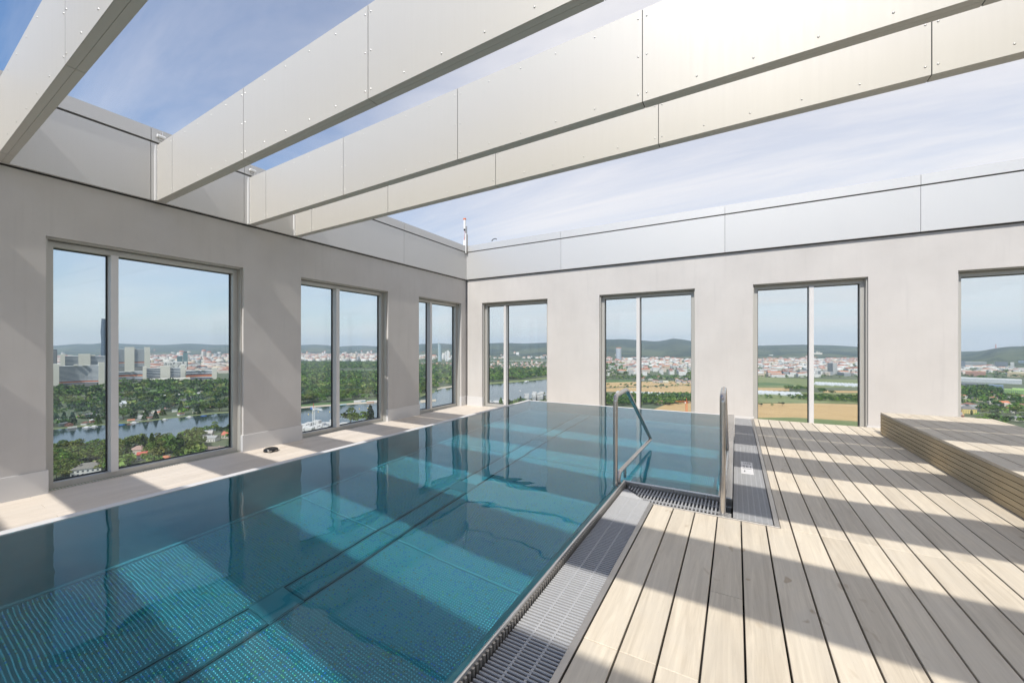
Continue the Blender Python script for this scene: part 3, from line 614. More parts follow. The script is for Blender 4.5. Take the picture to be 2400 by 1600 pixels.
# mitred end of the near grate
y = 3.57; 
while y < 3.85:
    xr = GX1 - (y - 3.52) * 0.95 - 0.02
    if xr - GX0 > 0.03: link('bar', bar_mesh(xr - GX0, 0.0125, 0.018, 'x'), gr, loc=(0.002, y, -0.004))
    y += 0.0212
HX0, HX1 = NX + 0.092, 0.247
gs = empty('side_grate', (HX0, 3.6, 0), 0, 'grey grate strip with a sign plate running back beside the far pool', 'grate')
o = MB(); y = 3.52
while y < PF - 0.02: o.v += []; bx0 = o.box((0.003, y - 3.6 - 0.0052, -0.020), (HX1 - HX0 - 0.003, y - 3.6 + 0.0052, -0.0045)); y += 0.0212
tag(o.build('bars', M['grate'], gs), kind='stuff')
for q in np.linspace(0.12, 0.88, 6): MB().box(((HX1-HX0)*q - 0.0045, -0.08, -0.018), ((HX1-HX0)*q + 0.0045, PF - 0.02 - 3.6, -0.0062)).build('carrier_rod', M['grate'], gs)
pit = MB(); pit.box((PRn + 0.02, -4, -0.16), (GX1, NY - 0.02, -0.12)); pit.box((GX1, 3.5, -0.16), (0.25, NY - 0.02, -0.12)); pit.box((HX0, NY - .02, -0.16), (0.25, PF, -0.12)); pit.build('drain_channel', M['pit']); tag(bpy.data.objects['drain_channel'], kind='structure')
fr = empty('grate_frame', (0, 3.5, 0), 0, 'flat weathered steel angle frame between the grates and the deck boards', 'frame')
MB().bev((GX1, -4.0 - 3.5, -0.03), (-0.611, 3.515 - 3.5, 0.0025), 0.0015).build('frame_strip', M['steel_dull'], fr)
MB().bev((-0.6105, 3.486 - 3.5, -0.03), (0.2495, 3.508 - 3.5, 0.0025), 0.0015).build('frame_strip', M['steel_dull'], fr)
MB().bev((0.25, 3.486 - 3.5, -0.03), (0.2835, PF - 3.5, 0.0025), 0.0015).build('frame_strip', M['steel_dull'], fr)
# sign plate on the side grate
pa = at(1737, 1108, 0.0); pb = at(1763, 1084, 0.0)
sg = empty('sign_plate', ((pa.x + pb.x) / 2, (pa.y + pb.y) / 2, 0), 0, 'small pale metal sign plate with dark print lying on the side grate', 'sign')
sw, sh = (pb.x - pa.x) / 2, (pb.y - pa.y) / 2
MB().bev((-sw, -sh, -0.0030), (sw, sh, 0.0016), 0.001).build('plate', M['skirt'], sg)
cu = bpy.data.curves.new('sign_text', 'FONT'); cu.body = '135\ncm'; cu.size = sh * 0.75; cu.align_x = 'CENTER'; cu.align_y = 'CENTER'; cu.extrude = 0.0003; cu.materials.append(M['ink'])
tmp = bpy.data.objects.new('tmp', cu); COL.objects.link(tmp); bpy.context.view_layer.update(); tme = bpy.data.meshes.new_from_object(tmp.evaluated_get(bpy.context.evaluated_depsgraph_get())); bpy.data.objects.remove(tmp)
vv = np.array([v.co for v in tme.vertices]); c0 = (vv.min(0) + vv.max(0)) / 2; ext = vv.max(0) - vv.min(0); kx_, ky_ = 1.35 * sw / ext[0], 0.85 * sh / ext[1]
for v in tme.vertices: v.co = (-(v.co.x - c0[0]) * kx_, -(v.co.y - c0[1]) * ky_, v.co.z - c0[2])
to = link('lettering', tme, sg); to.location = (0, sh * 0.42, 0.0022)
MB().box((-sw * .7, -sh * .22, 0.0016), (sw * .75, -sh * .17, 0.002)).build('printed_line', M['ink'], sg); MB().add([(-sw*.55, -sh*.75, .002), (-sw*.3, -sh*.75, .002), (-sw*.38, -sh*.4, .002)], [(0, 1, 2)]).build('printed_arrow', M['ink'], sg)

# ---- handrails
def smooth_path(pts, r=0.06, n=6):
    out = [Vector(pts[0])]
    for a, b, c in zip(pts[:-2], pts[1:-1], pts[2:]):
        a, b, c = Vector(a), Vector(b), Vector(c); d1 = (a - b).normalized(); d2 = (c - b).normalized(); q = min(r, (a-b).length * .45, (c-b).length * .45)
        s, e = b + d1 * q, b + d2 * q
        for i in range(n + 1): k = i / n; out.append(s * (1-k)**2 + b * 2*k*(1-k) + e * k**2)
    out.append(Vector(pts[-1])); return out
def handrail(label, x, y0, top):
    rt = empty('handrail', (x, y0, 0), 0, label, 'handrail', 'stainless handrails at the pool steps')
    k = top / 0.88
    MB().tube(smooth_path([(0, 0, -0.02), (0, -0.0, top - 0.015), (0, 0.44, top + 0.005), (0, 1.77, 0.11), (0, 0.11, 0.115), (0, 0.10, -0.02)], 0.055, 7), 0.0215, 16).build('tube', M['rail'], rt)
    MB().tube([(0, 0.36, -0.05), (0, 0.36, 0.115)], 0.014, 10).build('support_post', M['rail'], rt)
    MB().cyl((0, 0), 0.036, -0.012, 0.008, 20).build('base_flange', M['steel'], rt)
    return rt
handrail('left brushed steel handrail rising from the pool corner', -0.985, 3.70, 0.885)
handrail('right brushed steel handrail standing on the front grate', -0.092, 3.553, 0.955)
MB().bev((-0.03, -0.04, -0.02), (0.06, 0.045, 0.0), 0.002).build('base_plate', M['steel'], bpy.data.objects['handrail.001'])

# ---- black puck on the walkway
pk_ = at(650, 1047, ZWALK)
pc = empty('black_puck', (XW + 0.30, 3.78, ZWALK), 0, 'small glossy black round device on the walkway board under the first pier', 'device')
mb = MB(); n = 28; prof = [(0.10, 0.0), (0.112, 0.012), (0.108, 0.04), (0.085, 0.056), (0.055, 0.058), (0.045, 0.05), (0.0, 0.048)]
vs_ = [(r_*math.cos(2*math.pi*k/n), r_*math.sin(2*math.pi*k/n), z) for r_, z in prof for k in range(n)]
mb.add(vs_, [(i*n+k, i*n+(k+1) % n, (i+1)*n+(k+1) % n, (i+1)*n+k) for i in range(len(prof)-1) for k in range(n)], None, True).build('housing', M['black'], pc)
MB().box((0.06, -0.09, 0.018), (0.115, -0.05, 0.032)).build('lens', M['steel'], pc); MB().box((0.09, 0.0, 0.016), (0.118, 0.035, 0.026)).build('port', M['steel_dull'], pc)
#@@CITY
# ================================================================== THE LAND OUTSIDE
GND = -115.0
def interp(tbl, u): return float(np.interp(u, [a for a, b in tbl], [b for a, b in tbl]))
gm = MB().add([(-16000, -16000, GND), (16000, -16000, GND), (16000, 16000, GND), (-16000, 16000, GND)], [(0, 1, 2, 3)]).build('ground', M['ground']); tag(gm, kind='structure')
FAR = [(40,1014),(124,1007),(200,999),(274,994),(335,989),(400,980),(535,966.7),(640,962),(711,956),(790,950),(878,943.6),(940,938),(985,932),(1005,922),(1030,911),(1075,905),(1147,901),(1210,896),(1281,889),(1340,878),(1380,864),(1403,857)]
NEAR = [(40,1066),(124,1060),(178,1048),(275,1041),(360,1032),(455,1020),(508,1008),(560,1000),(640,1008),(700,1030),(760,1032),(800,1018),(850,1000),(911,985),(985,974),(1060,964),(1100,962),(1147,956),(1182,948),(1235,937),(1281,926),(1340,900),(1390,880),(1408,870)]
pts_ = [at(u, v) for u, v in FAR] + [at(u, v) for u, v in NEAR[::-1]]
rv_ = MB().add([(p.x, p.y, GND + 0.5) for p in pts_], [tuple(range(len(pts_)))]).build('river', M['river']); tag(rv_, kind='structure')
def patch(name, px, mat, dz=0.3):
    P_ = [at(u, v) for u, v in px]; o = MB().add([(p.x, p.y, GND + dz) for p in P_], [tuple(range(len(P_)))]).build(name, M[mat]); return tag(o, kind='structure')
# sandy strips along the far bank
def strip(name, u0, u1, dv0, dv1, mat, dz):
    us = np.linspace(u0, u1, 14); return patch(name, [(u, interp(FAR, u) + dv0) for u in us] + [(u, interp(FAR, u) + dv1) for u in us[::-1]], mat, dz)
strip('beach', 600, 905, -3.2, 0.8, 'sand', 0.62); strip('beach', 1025, 1130, -3.0, 0.6, 'sand', 0.62); strip('river_bank', 1130, 1300, -4.5, -0.2, 'meadow', 0.58); strip('river_bank', 60, 600, -2.0, 0.3, 'meadow', 0.56); strip('bank_lawn', 640, 905, -8.0, -3.2, 'crop', 0.52)
patch('river_spit', [(985,917),(1018,915),(1019,920),(985,930)], 'meadow', 0.75); patch('river_spit', [(985,938),(1022,936),(1022,941),(985,945)], 'sand', 0.75)
# fields (true flat sheets seen through the back windows)
for nm, px, mat, dz in [
    ('meadow', [(780,869),(850,866),(905,868),(905,873),(780,874)], 'crop', .3),
    ('wheat_field', [(1640,1010),(1640,950),(1700,946),(1900,945),(2100,949),(2260,962),(2260,1060),(1640,1060)], 'wheat', .30),
    ('wheat_field', [(1560,948),(1640,938),(1700,942),(1700,1000),(1530,960)], 'wheat', .34),
    ('meadow', [(1640,981),(1860,978),(2050,990),(2050,1003),(1640,990)], 'meadow', .40),
    ('wheat_field', [(1380,911),(1640,902),(1660,922),(1560,920),(1380,917)], 'wheat', .30), ('wheat_field', [(1380,897),(1640,892),(1640,901),(1380,909)], 'wheat', .36),
    ('green_field', [(1380,889),(1480,890),(1480,896),(1380,896)], 'crop', .33),
    ('meadow', [(1640,885),(1760,883),(1900,888),(2080,891),(2080,907),(1900,909),(1640,907)], 'meadow', .32),
    ('green_field', [(1640,896),(1800,896),(1860,901),(1860,904),(1640,903)], 'crop', .4), ('wheat_field', [(1640,908),(1850,909),(1850,916),(1640,916)], 'wheat', .42), ('wheat_field', [(1930,915),(2080,917),(2080,921),(1930,920)], 'wheat', .42),
    ('meadow', [(1640,916),(2080,922),(2080,946),(1640,944)], 'meadow', .36), ('wheat_field', [(1985,925),(2080,927),(2080,933),(1985,932)], 'wheat', .45),
    ('street', [(520,893),(536,893),(300,1000),(280,1000)], 'paving', .3), ('lawn', [(348,913),(368,913),(368,928),(345,930)], 'crop', .35),
    ('sport_field', [(2230,975),(2330,981),(2330,1000),(2230,1000)], 'sand', .3)]:
    patch(nm, px, mat, dz)
# ---- hills beyond the city
SIL = [(-400,812),(60,806),(124,810),(150,808),(180,805.5),(215,806),(240,803),(274,804),(310,806),(340,807),(380,808),(420,806),(440,804.5),(470,805.5),(500,808),(535,807.5),(711,808),(740,807),(765,808.5),(790,812),(820,810),(850,809.5),(880,811),(985,806),(1030,804),(1075,807.5),(1147,804),(1180,803),(1230,804.5),(1281,802.5),(1340,800),(1393,797.5),(1425,795.5),(1460,794),(1490,796),(1520,798.5),(1540,799.5),(1560,796.5),(1578,792.5),(1600,795),(1622,799),(1660,804),(1700,804),(1777,809.5),(1810,808.5),(1880,807),(1910,808),(1950,808.5),(2008,812),(2100,820),(2230,823.5),(2290,822.5),(2310,820),(2335,815),(2365,811.5),(2400,810.5),(2600,800)]
def ridge_r(u): return interp([(-400,13000),(900,12500),(1000,9500),(1393,7800),(1640,7600),(2000,9000),(2230,9500),(2330,6500),(2600,6500)], u)
us = np.concatenate([np.arange(-400, 2600, 8.0)]); rows = [0.50, 0.56, 0.63, 0.70, 0.78, 0.86, 0.93, 1.0, 1.06, 1.15, 1.22]; Vh = []
for i, u in enumerate(us):
    d = ray(u, HOR); hl = math.hypot(d.x, d.y); rr_ = ridge_r(u); zt = EYE + (HOR - interp(SIL, u)) / F_PX * rr_ / hl
    for k, f in enumerate(rows):
        q = max(0, (f - 0.5) / 0.5); s = q * q * (3 - 2 * q) if f <= 1 else max(0, 1 - (f - 1) / 0.22 * 0.9)
        n_ = 0.14 * math.sin(u * 0.021 + k * 1.7) + 0.10 * math.sin(u * 0.055 - k * 2.3) + 0.05 * math.sin(u * 0.13 + k * 4.0)
        if f == 1.0 or s <= 0: n_ = 0
        z = GND - 2 + (zt - GND) * min(1.0, max(0, s * (1 + n_ * (1 - s) * 2.2)))
        Vh.append((d.x / hl * rr_ * f, d.y / hl * rr_ * f, z))
nr = len(rows); Fh = [(i*nr+k, i*nr+k+1, (i+1)*nr+k+1, (i+1)*nr+k) for i in range(len(us)-1) for k in range(nr-1)]
hl_ = np_mesh('hills', np.array(Vh), np.array(Fh), M['hill'], None, True); ho = link('hills', hl_); tag(ho, kind='structure')

# ---- generic buildings
WALLS = [(0.52,0.49,0.44),(0.58,0.57,0.54),(0.46,0.41,0.34),(0.50,0.46,0.40),(0.36,0.36,0.35),(0.50,0.41,0.30),(0.28,0.29,0.30),(0.52,0.44,0.37)]
REDS = [(0.36,0.13,0.075),(0.42,0.17,0.10),(0.30,0.12,0.08)]; FLATS = [(0.34,0.33,0.32),(0.46,0.45,0.43),(0.24,0.24,0.25),(0.55,0.54,0.52)]
UT = np.array([(-.5,-.5,0),(.5,-.5,0),(.5,.5,0),(-.5,.5,0),(-.5,-.5,1),(.5,-.5,1),(.5,.5,1),(-.5,.5,1),(-.5,0,2),(.5,0,2)], float)
UF = np.array([(0,1,5,4),(1,2,6,5),(2,3,7,6),(3,0,4,7),(4,5,9,8),(6,7,8,9),(4,8,7,7),(5,6,9,9)])
def in_spans(u, spans): return any(a <= u <= b for a, b in spans)
SP_ALL = [(60, 620), (640, 960), (950, 1110), (1110, 1320), (1350, 1680), (1720, 2060), (2200, 2440)]
def city_points(n, u0, u1, vf0, vf1, grid=0.0):
    """n places between image rows vf0 (far) and vf1 (near), even over the land"""
    out = []; r_ = random.Random(int(u0 * 7 + vf1))
    while len(out) < n:
        u = r_.uniform(u0, u1); a, b = (115 / (vf0 - HOR)), (115 / (vf1 - HOR)); k = math.sqrt(r_.uniform(b*b, a*a)); v = HOR + 115 / k
        if in_spans(u, SP_ALL): out.append((u, v, at(u, v), r_))
    return out
items = []
def add_city(n, u0, u1, vf, vn, red=0.35, size=(14, 38), hgt=(9, 22), ang=0.4, tall=0.02, white=0):
    for (u, v, p, r_) in city_points(n, u0, u1, vf, vn):
        L, W = r_.uniform(*size), r_.uniform(size[0], size[0] + (size[1]-size[0]) * .5); H = r_.uniform(*hgt) * (r_.uniform(1.8, 3.2) if r_.random() < tall else 1)
        isr = r_.random() < red; w_ = WALLS[1] if r_.random() < white else r_.choice(WALLS)
        items.append((p.x, p.y, L, W, H, H * 0.25 if isr else 0.0, ang + r_.choice([0, math.pi/2]) + r_.uniform(-.12, .12), w_, r_.choice(REDS) if isr else r_.choice(FLATS), math.hypot(p.x, p.y)))
add_city(2600, 60, 620, 827.5, 853, .35, (18, 55), (14, 26), 0.5, .03)
add_city(330, 60, 620, 853, 874, .25, (25, 70), (8, 18), 0.5, 0)
add_city(1800, 640, 960, 827.5, 847, .3, (18, 55), (14, 26), 0.5, .03, .2)
add_city(520, 950, 1110, 827, 843, .3, (18, 50), (14, 26), 0.5, .05, .2)
add_city(150, 985, 1110, 853, 860, .7, (9, 16), (6, 9), .3)
add_city(420, 1110, 1330, 826, 841, .25, (16, 50), (10, 24), 0.2, .04, .3)
add_city(170, 1110, 1330, 850, 867, .8, (9, 18), (6, 10), .2)
add_city(360, 1350, 1680, 827, 838, .2, (14, 40), (8, 18), 0.2, .02, .2)
add_city(560, 1420, 1680, 839, 881, .45, (16, 46), (11, 20), 0.3, .01, .45)
add_city(30, 1500, 1680, 885, 899, .5, (10, 22), (5, 8), 0.3)
add_city(260, 1720, 2060, 826, 836, .2, (16, 55), (8, 18), 0.15, .02, .3)
add_city(1050, 1720, 2060, 836.5, 884, .42, (16, 50), (9, 19), 0.25, .01, .4)
add_city(220, 2200, 2440, 827, 846, .2, (20, 80), (9, 22), 0.2, .02, .3)
add_city(120, 2200, 2440, 858, 880, .4, (16, 40), (8, 14), 0.2, 0, .3)
add_city(34, 2200, 2440, 925, 975, .55, (10, 16), (5, 8), 0.2)
items.sort(key=lambda q: q[9])
def bcol(it): return np.array([it[7]] * 4 + [it[8]] * 4, float) if it[5] > 0 else np.array([it[7]] * 4 + [it[8]] * 2 + [it[7]] * 2, float)
SEEN = [(124, 246, 'leftmost window, narrow pane'), (275, 537, 'leftmost window, wide pane'), (711, 766, 'second window, left pane'), (797, 878, 'second window, right pane'), (985, 1003, 'corner window, left pane'), (1026, 1075, 'corner window, right pane'),
    (1147, 1187, 'first back window, left pane'), (1199, 1281, 'first back window, right pane'), (1395, 1490, 'second back window, left pane'), (1510, 1622, 'second back window, right pane'), (1777, 1893, 'third back window, left pane'), (1908, 2008, 'third back window, right pane'), (2252, 2400, 'rightmost window')]
BOT = [(124, 1130), (537, 1050), (711, 1036), (878, 1003), (985, 985), (1075, 968), (1147, 955), (1281, 940), (1393, 950), (1622, 962), (1777, 981), (2008, 997), (2252, 985), (2400, 1000)]
def pane_of(u, v=0):
    for a, b, n in SEEN:
        if a - 2 <= u <= b + 2 and v < interp(BOT, u): return a, b, n
    return None
def where_in(u, v, v0, v1):
    a, b, n = pane_of(u, v); q = (u - a) / (b - a); hp = ['leftmost edge', 'left part', 'left of centre', 'centre', 'right of centre', 'right part', 'rightmost edge'][max(0, min(6, int(q * 7)))]
    w = (v - v0) / max(1e-6, v1 - v0); vp_ = 'far back' if w < .25 else 'middle distance' if w < .6 else 'nearer' if w < .85 else 'foremost'
    return vp_, hp, n
def region_label(p):
    t_ = (p[0] * Fv.x + p[1] * Fv.y); u = 1200 + F_PX * (p[0] * Rv.x + p[1] * Rv.y) / t_; v = HOR + F_PX * 115 / t_; red = 'red roofed' if p[5] > 0 else 'flat roofed'
    wc = {WALLS[0]: 'cream', WALLS[1]: 'white', WALLS[2]: 'tan', WALLS[3]: 'beige', WALLS[4]: 'grey', WALLS[5]: 'ochre', WALLS[6]: 'dark grey', WALLS[7]: 'pinkish'}[p[7]]
    vp_, hp, n = where_in(u, v, 830, 890); big = 'long' if p[2] > 30 else 'small'
    return f'{big} {wc} {red} house, {vp_}, {hp}, {n}', f'{red} town houses in the {n}'
def seen_item(p):
    t_ = (p[0] * Fv.x + p[1] * Fv.y); return t_ > 0 and pane_of(1200 + F_PX * (p[0] * Rv.x + p[1] * Rv.y) / t_, HOR + F_PX * 115 / t_) is not None
cache = {}
vis_ = [q for q in items if seen_item(q)][:280]; vset = set(id(q) for q in vis_)
for it in vis_:
    key = (round(it[2] / 6), round(it[3] / 6), round(it[4] / 4), it[5] > 0, it[7], it[8])
    if key not in cache:
        v = UT.copy(); v[:, 0] *= it[2]; v[:, 1] *= it[3]; z = np.where(UT[:, 2] == 2, it[4] + it[5], UT[:, 2] * it[4]); v[:, 2] = z
        mb = MB(); cc = bcol(it)
        for f, c in zip(UF, cc): mb.add([tuple(v[i]) for i in (f if f[2] != f[3] else f[:3])], [tuple(range(3 if f[2] == f[3] else 4))], tuple(c))
        # dark window rows on the long sides, slightly proud
        nst = max(1, int(it[4] / 3.2))
        for s_ in range(nst):
            for w_ in range(max(2, int(it[2] / 4))):
                xx = -it[2]/2 + 1.6 + w_ * 4.0; zz = 1.2 + s_ * 3.1
                if xx + 1.4 < it[2]/2 and zz + 1.5 < it[4]:
                    for sg_ in (-1, 1):
                        yy = sg_ * (it[3]/2 + 0.05); mb.add([(xx, yy, zz), (xx+1.4, yy, zz), (xx+1.4, yy, zz+1.5), (xx, yy, zz+1.5)], [(0, 1, 2, 3)], (0.06, 0.07, 0.09))
        cache[key] = mb.mesh('town_building', M['paint'])
    o = link('town_building', cache[key], loc=(it[0], it[1], GND), rz=it[6]); lb, gp = region_label(it); tag(o, lb, 'building', gp)
rest = [q for q in items if id(q) not in vset]; N = len(rest); V = np.zeros((N, 10, 3)); A_ = np.array([[q[0], q[1], q[2], q[3], q[4], q[5], q[6]] for q in rest])
lx = UT[None, :, 0] * A_[:, 2, None]; ly = UT[None, :, 1] * A_[:, 3, None]; ca, sa = np.cos(A_[:, 6, None]), np.sin(A_[:, 6, None])
V[:, :, 0] = A_[:, 0, None] + lx * ca - ly * sa; V[:, :, 1] = A_[:, 1, None] + lx * sa + ly * ca
V[:, :, 2] = GND + np.where(UT[None, :, 2] == 2, A_[:, 4, None] + A_[:, 5, None], UT[None, :, 2] * A_[:, 4, None])
Fq = (UF[None] + (np.arange(N) * 10)[:, None, None]).reshape(-1, 4); Cq = np.concatenate([bcol(q) for q in rest])
tri = Fq[:, 2] == Fq[:, 3]; Fq2 = np.concatenate([Fq[~tri][:, [0,1,2]], Fq[~tri][:, [0,2,3]], Fq[tri][:, :3]]); Cq2 = np.concatenate([Cq[~tri], Cq[~tri], Cq[tri]])
o = link('far_city', np_mesh('far_city', V.reshape(-1, 3), Fq2, M['paint'], Cq2)); tag(o, 'dense pale city of small buildings spreading to the foot of the hills', 'city', None, 'stuff')

# ---- landmark buildings, placed where they stand and turned square to the line of sight
CONC, BAND, DGL, ORG = (0.62,0.60,0.52), (0.56,0.58,0.58), (0.06,0.085,0.13), (0.42,0.13,0.05)
def site(u, vb): p = at(u, vb); d = Vector((p.x, p.y, 0)); return p, math.atan2(-d.x, d.y), d.length, (Fv.x*p.x + Fv.y*p.y) / F_PX
def landmark(name, u0, u1, vb, label, cat, group=None):
    uc = (u0 + u1) / 2; p, rz, r_, mpp = site(uc, vb)
    k = mpp * math.cos(math.atan((uc - 1200) / F_PX))          # metres across the view per pixel at this bearing
    root = empty(name, (p.x, p.y, GND), rz, label, cat, group)
    X = lambda u: (u - uc) * k; Zt = lambda v: EYE + (HOR - v) * mpp - GND
    return root, X, Zt
def office(label, u0, u1, vb, vt, ends=(), core=None, floors=12, orange=None, depth=18, curve=10.0, vbot=None, group='curved office blocks of the tall complex beyond the trees'):
    root, X, Zt = landmark('office_block', u0, u1, vb, label, 'office block', group)
    H = Zt(vt); z0 = Zt(vbot) if vbot else 3.0; n = 14; xa, xb = X(u0), X(u1)
    def cy_(x): q = (x - xa) / (xb - xa) * 2 - 1; return -curve * (1 - q * q) if curve < 0 else curve * (1 - q * q)
    def slabs(name, zs, proud, col):
        mb = MB()
        for za, zb in zs:
            for i in range(n):
                x_0, x_1 = xa + (xb - xa) * i / n, xa + (xb - xa) * (i + 1) / n; y_0, y_1 = cy_(x_0) - proud, cy_(x_1) - proud
                mb.add([(x_0,y_0,za),(x_1,y_1,za),(x_1,y_1+depth,za),(x_0,y_0+depth,za),(x_0,y_0,zb),(x_1,y_1,zb),(x_1,y_1+depth,zb),(x_0,y_0+depth,zb)], [(0,3,2,1),(4,5,6,7),(0,1,5,4),(2,3,7,6)] + ([(3,0,4,7)] if i == 0 else []) + ([(1,2,6,5)] if i == n-1 else []), col)
        return mb.build(name, M['paint'], root)
    fh = (H - z0) / floors
    slabs('glazing', [(z0, H - 0.6)], 0.0, DGL)
    o = slabs('floor_band', [(z0 + i * fh + fh * 0.60, z0 + i * fh + fh * 1.0) for i in range(floors)], 0.7, BAND); o['kind'] = 'stuff'
    if orange: slabs('orange_band', [(z0 + orange * fh, z0 + (orange + 1) * fh)], 0.9, ORG)
    MB().box((xa * .9, 0, 0), (xb * .9, depth * .8, z0), (0.2, 0.2, 0.19)).build('base', M['paint'], root)
    for (a, b, t_) in ends: MB().box((X(a), -6, 0), (X(b), depth + 8, Zt(t_)), CONC).build('end_slab', M['paint'], root)
    if core: MB().box((X(core[0]), -6 + cy_(X((core[0]+core[1])/2)), 0), (X(core[1]), depth + 4, Zt(core[2])), CONC).build('core_slab', M['paint'], root)
    rt = MB(); 
    for q in (0.35, 0.55): rt.box((xa + (xb-xa)*q, 4, H), (xa + (xb-xa)*(q+.1), 12, H + 4), CONC)
    rt.build('roof_plant', M['paint'], root)
    return root
office('wide curved white office block with concrete end slabs, nearest and leftmost of the complex', 140, 233, 912, 857, ((124, 140, 852), (232, 247, 850)), None, 15, 1, 20, 14, 899)
office('curved office block behind the leftmost one with a broad concrete core', 152, 262, 897, 834, ((144, 154, 829),), (184, 212, 829), 12, None, 20, -6, 870)
office('tallest curved office block with broad concrete core just right of the mullion', 262, 349, 880, 818, ((339, 353, 813),), (292, 315, 813), 18, 4, 22, -6, 860)
office('low rounded dark office block below the tallest one', 268, 337, 896, 871, (), None, 5, 2, 22, -14, 890)
office('short white office block with bright orange storey and wide core', 343, 432, 894, 862, ((336, 344.5, 858), (424, 435, 856)), (376, 399, 857), 6, 0, 20, -5, 884)
office('long low curved office block at the right end of the complex', 436, 500, 892, 868, ((497, 509, 863),), None, 4, 1, 20, 10, 888)
rt, X, Z = landmark('podium', 330, 452, 898, 'long low concrete podium with ribbon windows in front of the office blocks', 'podium')
MB().box((X(332), 0, 0), (X(452), 60, Z(892)), (0.5, 0.49, 0.43)).build('base', M['paint'], rt); MB().box((X(345), 8, Z(892)), (X(448), 60, Z(888)), (0.55, 0.54, 0.48)).build('upper_deck', M['paint'], rt)
mb = MB(); 
for i in range(26): mb.box((X(340) + i * (X(448) - X(340)) / 26, -0.15, Z(896)), (X(340) + (i + .7) * (X(448) - X(340)) / 26, 0.0, Z(893.6)), DGL)
mb.build('ribbon_window', M['paint'], rt)
# dark folded skyscraper
rt, X, Z = landmark('skyscraper', 236, 256, 866, 'slender dark blue folded glass skyscraper beside the window mullion', 'skyscraper'); H = Z(747)
sec = [(0.0, 0, 3), (0.18, 1, 0), (0.36, -2, 2.5), (0.55, 0.5, 0), (0.74, -2.5, 3), (1.0, 1.5, 1)]; xa, xb = X(237), X(256)
mb = MB()
for (f0_, o0, q0), (f1_, o1, q1) in zip(sec[:-1], sec[1:]):
    a = [(xa+o0, 0, f0_*H), (xa*0.2+o0*0.5, -6-q0, f0_*H), (xb+o0, 0, f0_*H), (xb+o0, 22, f0_*H), (xa+o0, 22, f0_*H)]; b = [(xa+o1, 0, f1_*H), (xa*0.2+o1*0.5, -6-q1, f1_*H), (xb+o1, 0, f1_*H), (xb+o1, 22, f1_*H), (xa+o1, 22, f1_*H)]
    mb.add(a + b, [(i, (i+1) % 5, 5+(i+1) % 5, 5+i) for i in range(5)], (0.035, 0.065, 0.10))
mb.add(b, [(0, 1, 2, 3, 4)], (0.05, 0.08, 0.1)); mb.build('glass_shaft', M['paint'], rt)
fm = MB(); 
for i in range(52): fm.box((xa - 1.2, -8.5, i * H / 52 + 1), (xb + 1.2, -8.2, i * H / 52 + 1.5), (0.07, 0.12, 0.16))
fm.build('floor_line', M['paint'], rt)['kind'] = 'stuff'; MB().box((xa + 2, 4, H), (xa + 2.5, 4.5, H + 12), (0.3, .3, .3)).build('mast', M['paint'], rt)
rt, X, Z = landmark('patterned_tower', 108, 134, 890, 'dark tower with white diamond lattice at the left edge of the large window', 'tower')
MB().box((X(108), 0, 0), (X(134), 24, Z(819)), (0.05, 0.055, 0.065)).build('shaft', M['paint'], rt)
mb = MB(); nz_ = 26
for i in range(nz_):
    for j in range(9):
        x_ = X(108) + (j + (0.5 if i % 2 else 0)) * (X(134) - X(108)) / 9.5; mb.box((x_, -0.4, 6 + i * (Z(821) - 6) / nz_), (x_ + 1.5, -0.02, 8.0 + i * (Z(821) - 6) / nz_), (0.55, 0.55, 0.53))
mb.build('lattice', M['paint'], rt)['kind'] = 'stuff'
rt, X, Z = landmark('glass_tower', 415, 441, 868, 'green glass twin tower with taller right half behind the complex', 'tower')
MB().box((X(415), 4, 0), (X(428), 30, Z(834)), (0.11, 0.18, 0.19)).build('lower_half', M['paint'], rt); MB().box((X(429), 0, 0), (X(440), 30, Z(826.5)), (0.13, 0.22, 0.23)).build('upper_half', M['paint'], rt); MB().box((X(431), 3, Z(826.5)), (X(438), 20, Z(824)), (0.03, .03, .04)).build('roof_box', M['paint'], rt)
rt, X, Z = landmark('white_lattice_hall', 384, 438, 873, 'white box hall with a scribbled dark pattern beside the green tower', 'hall')
MB().box((X(384), 0, 0), (X(438), 50, Z(848)), (0.66, 0.65, 0.62)).build('hall', M['paint'], rt); mb = MB(); r2 = random.Random(3)
for i in range(60):
    x_ = r2.uniform(X(386), X(436)); z_ = r2.uniform(Z(870), Z(852)); mb.add([(x_, -.3, z_), (x_ + 1.2, -.3, z_), (x_ + 1.2 + r2.uniform(-3, 3), -.3, z_ + 9), (x_ + r2.uniform(-3, 3), -.3, z_ + 9)], [(0, 1, 2, 3)], (0.12, 0.12, 0.13))
mb.build('pattern', M['paint'], rt)['kind'] = 'stuff'
rt, X, Z = landmark('riverside_skyscraper', 1025, 1037, 848, 'tall pale blue glass tower with a spire seen through the corner window', 'skyscraper')
MB().cyl((X(1031), 16), X(1035.5) - X(1031), 0, Z(806), 14, (0.26, 0.36, 0.40)).build('glass_shaft', M['paint'], rt); MB().box((X(1026.5), 4, 0), (X(1029), 20, Z(803)), (0.40, 0.46, 0.48)).build('core', M['paint'], rt); MB().box((X(1027.2), 8, Z(803)), (X(1027.8), 10, Z(798.5)), (0.5, .5, .5)).build('spire', M['paint'], rt)
rt, X, Z = landmark('white_high_rise', 1042, 1053, 846, 'pair of white slab towers right of the spired tower', 'tower'); MB().box((X(1042.5), 0, 0), (X(1046.5), 20, Z(823.5)), (0.6, .6, .6)).build('slab', M['paint'], rt); MB().box((X(1047.5), 0, 0), (X(1052), 20, Z(821)), (0.66, .66, .66)).build('slab', M['paint'], rt)
rt, X, Z = landmark('round_tower', 1443, 1457, 845, 'pale round office tower with orange rim behind the river trees', 'tower'); rr3 = X(1456.5) - X(1450)
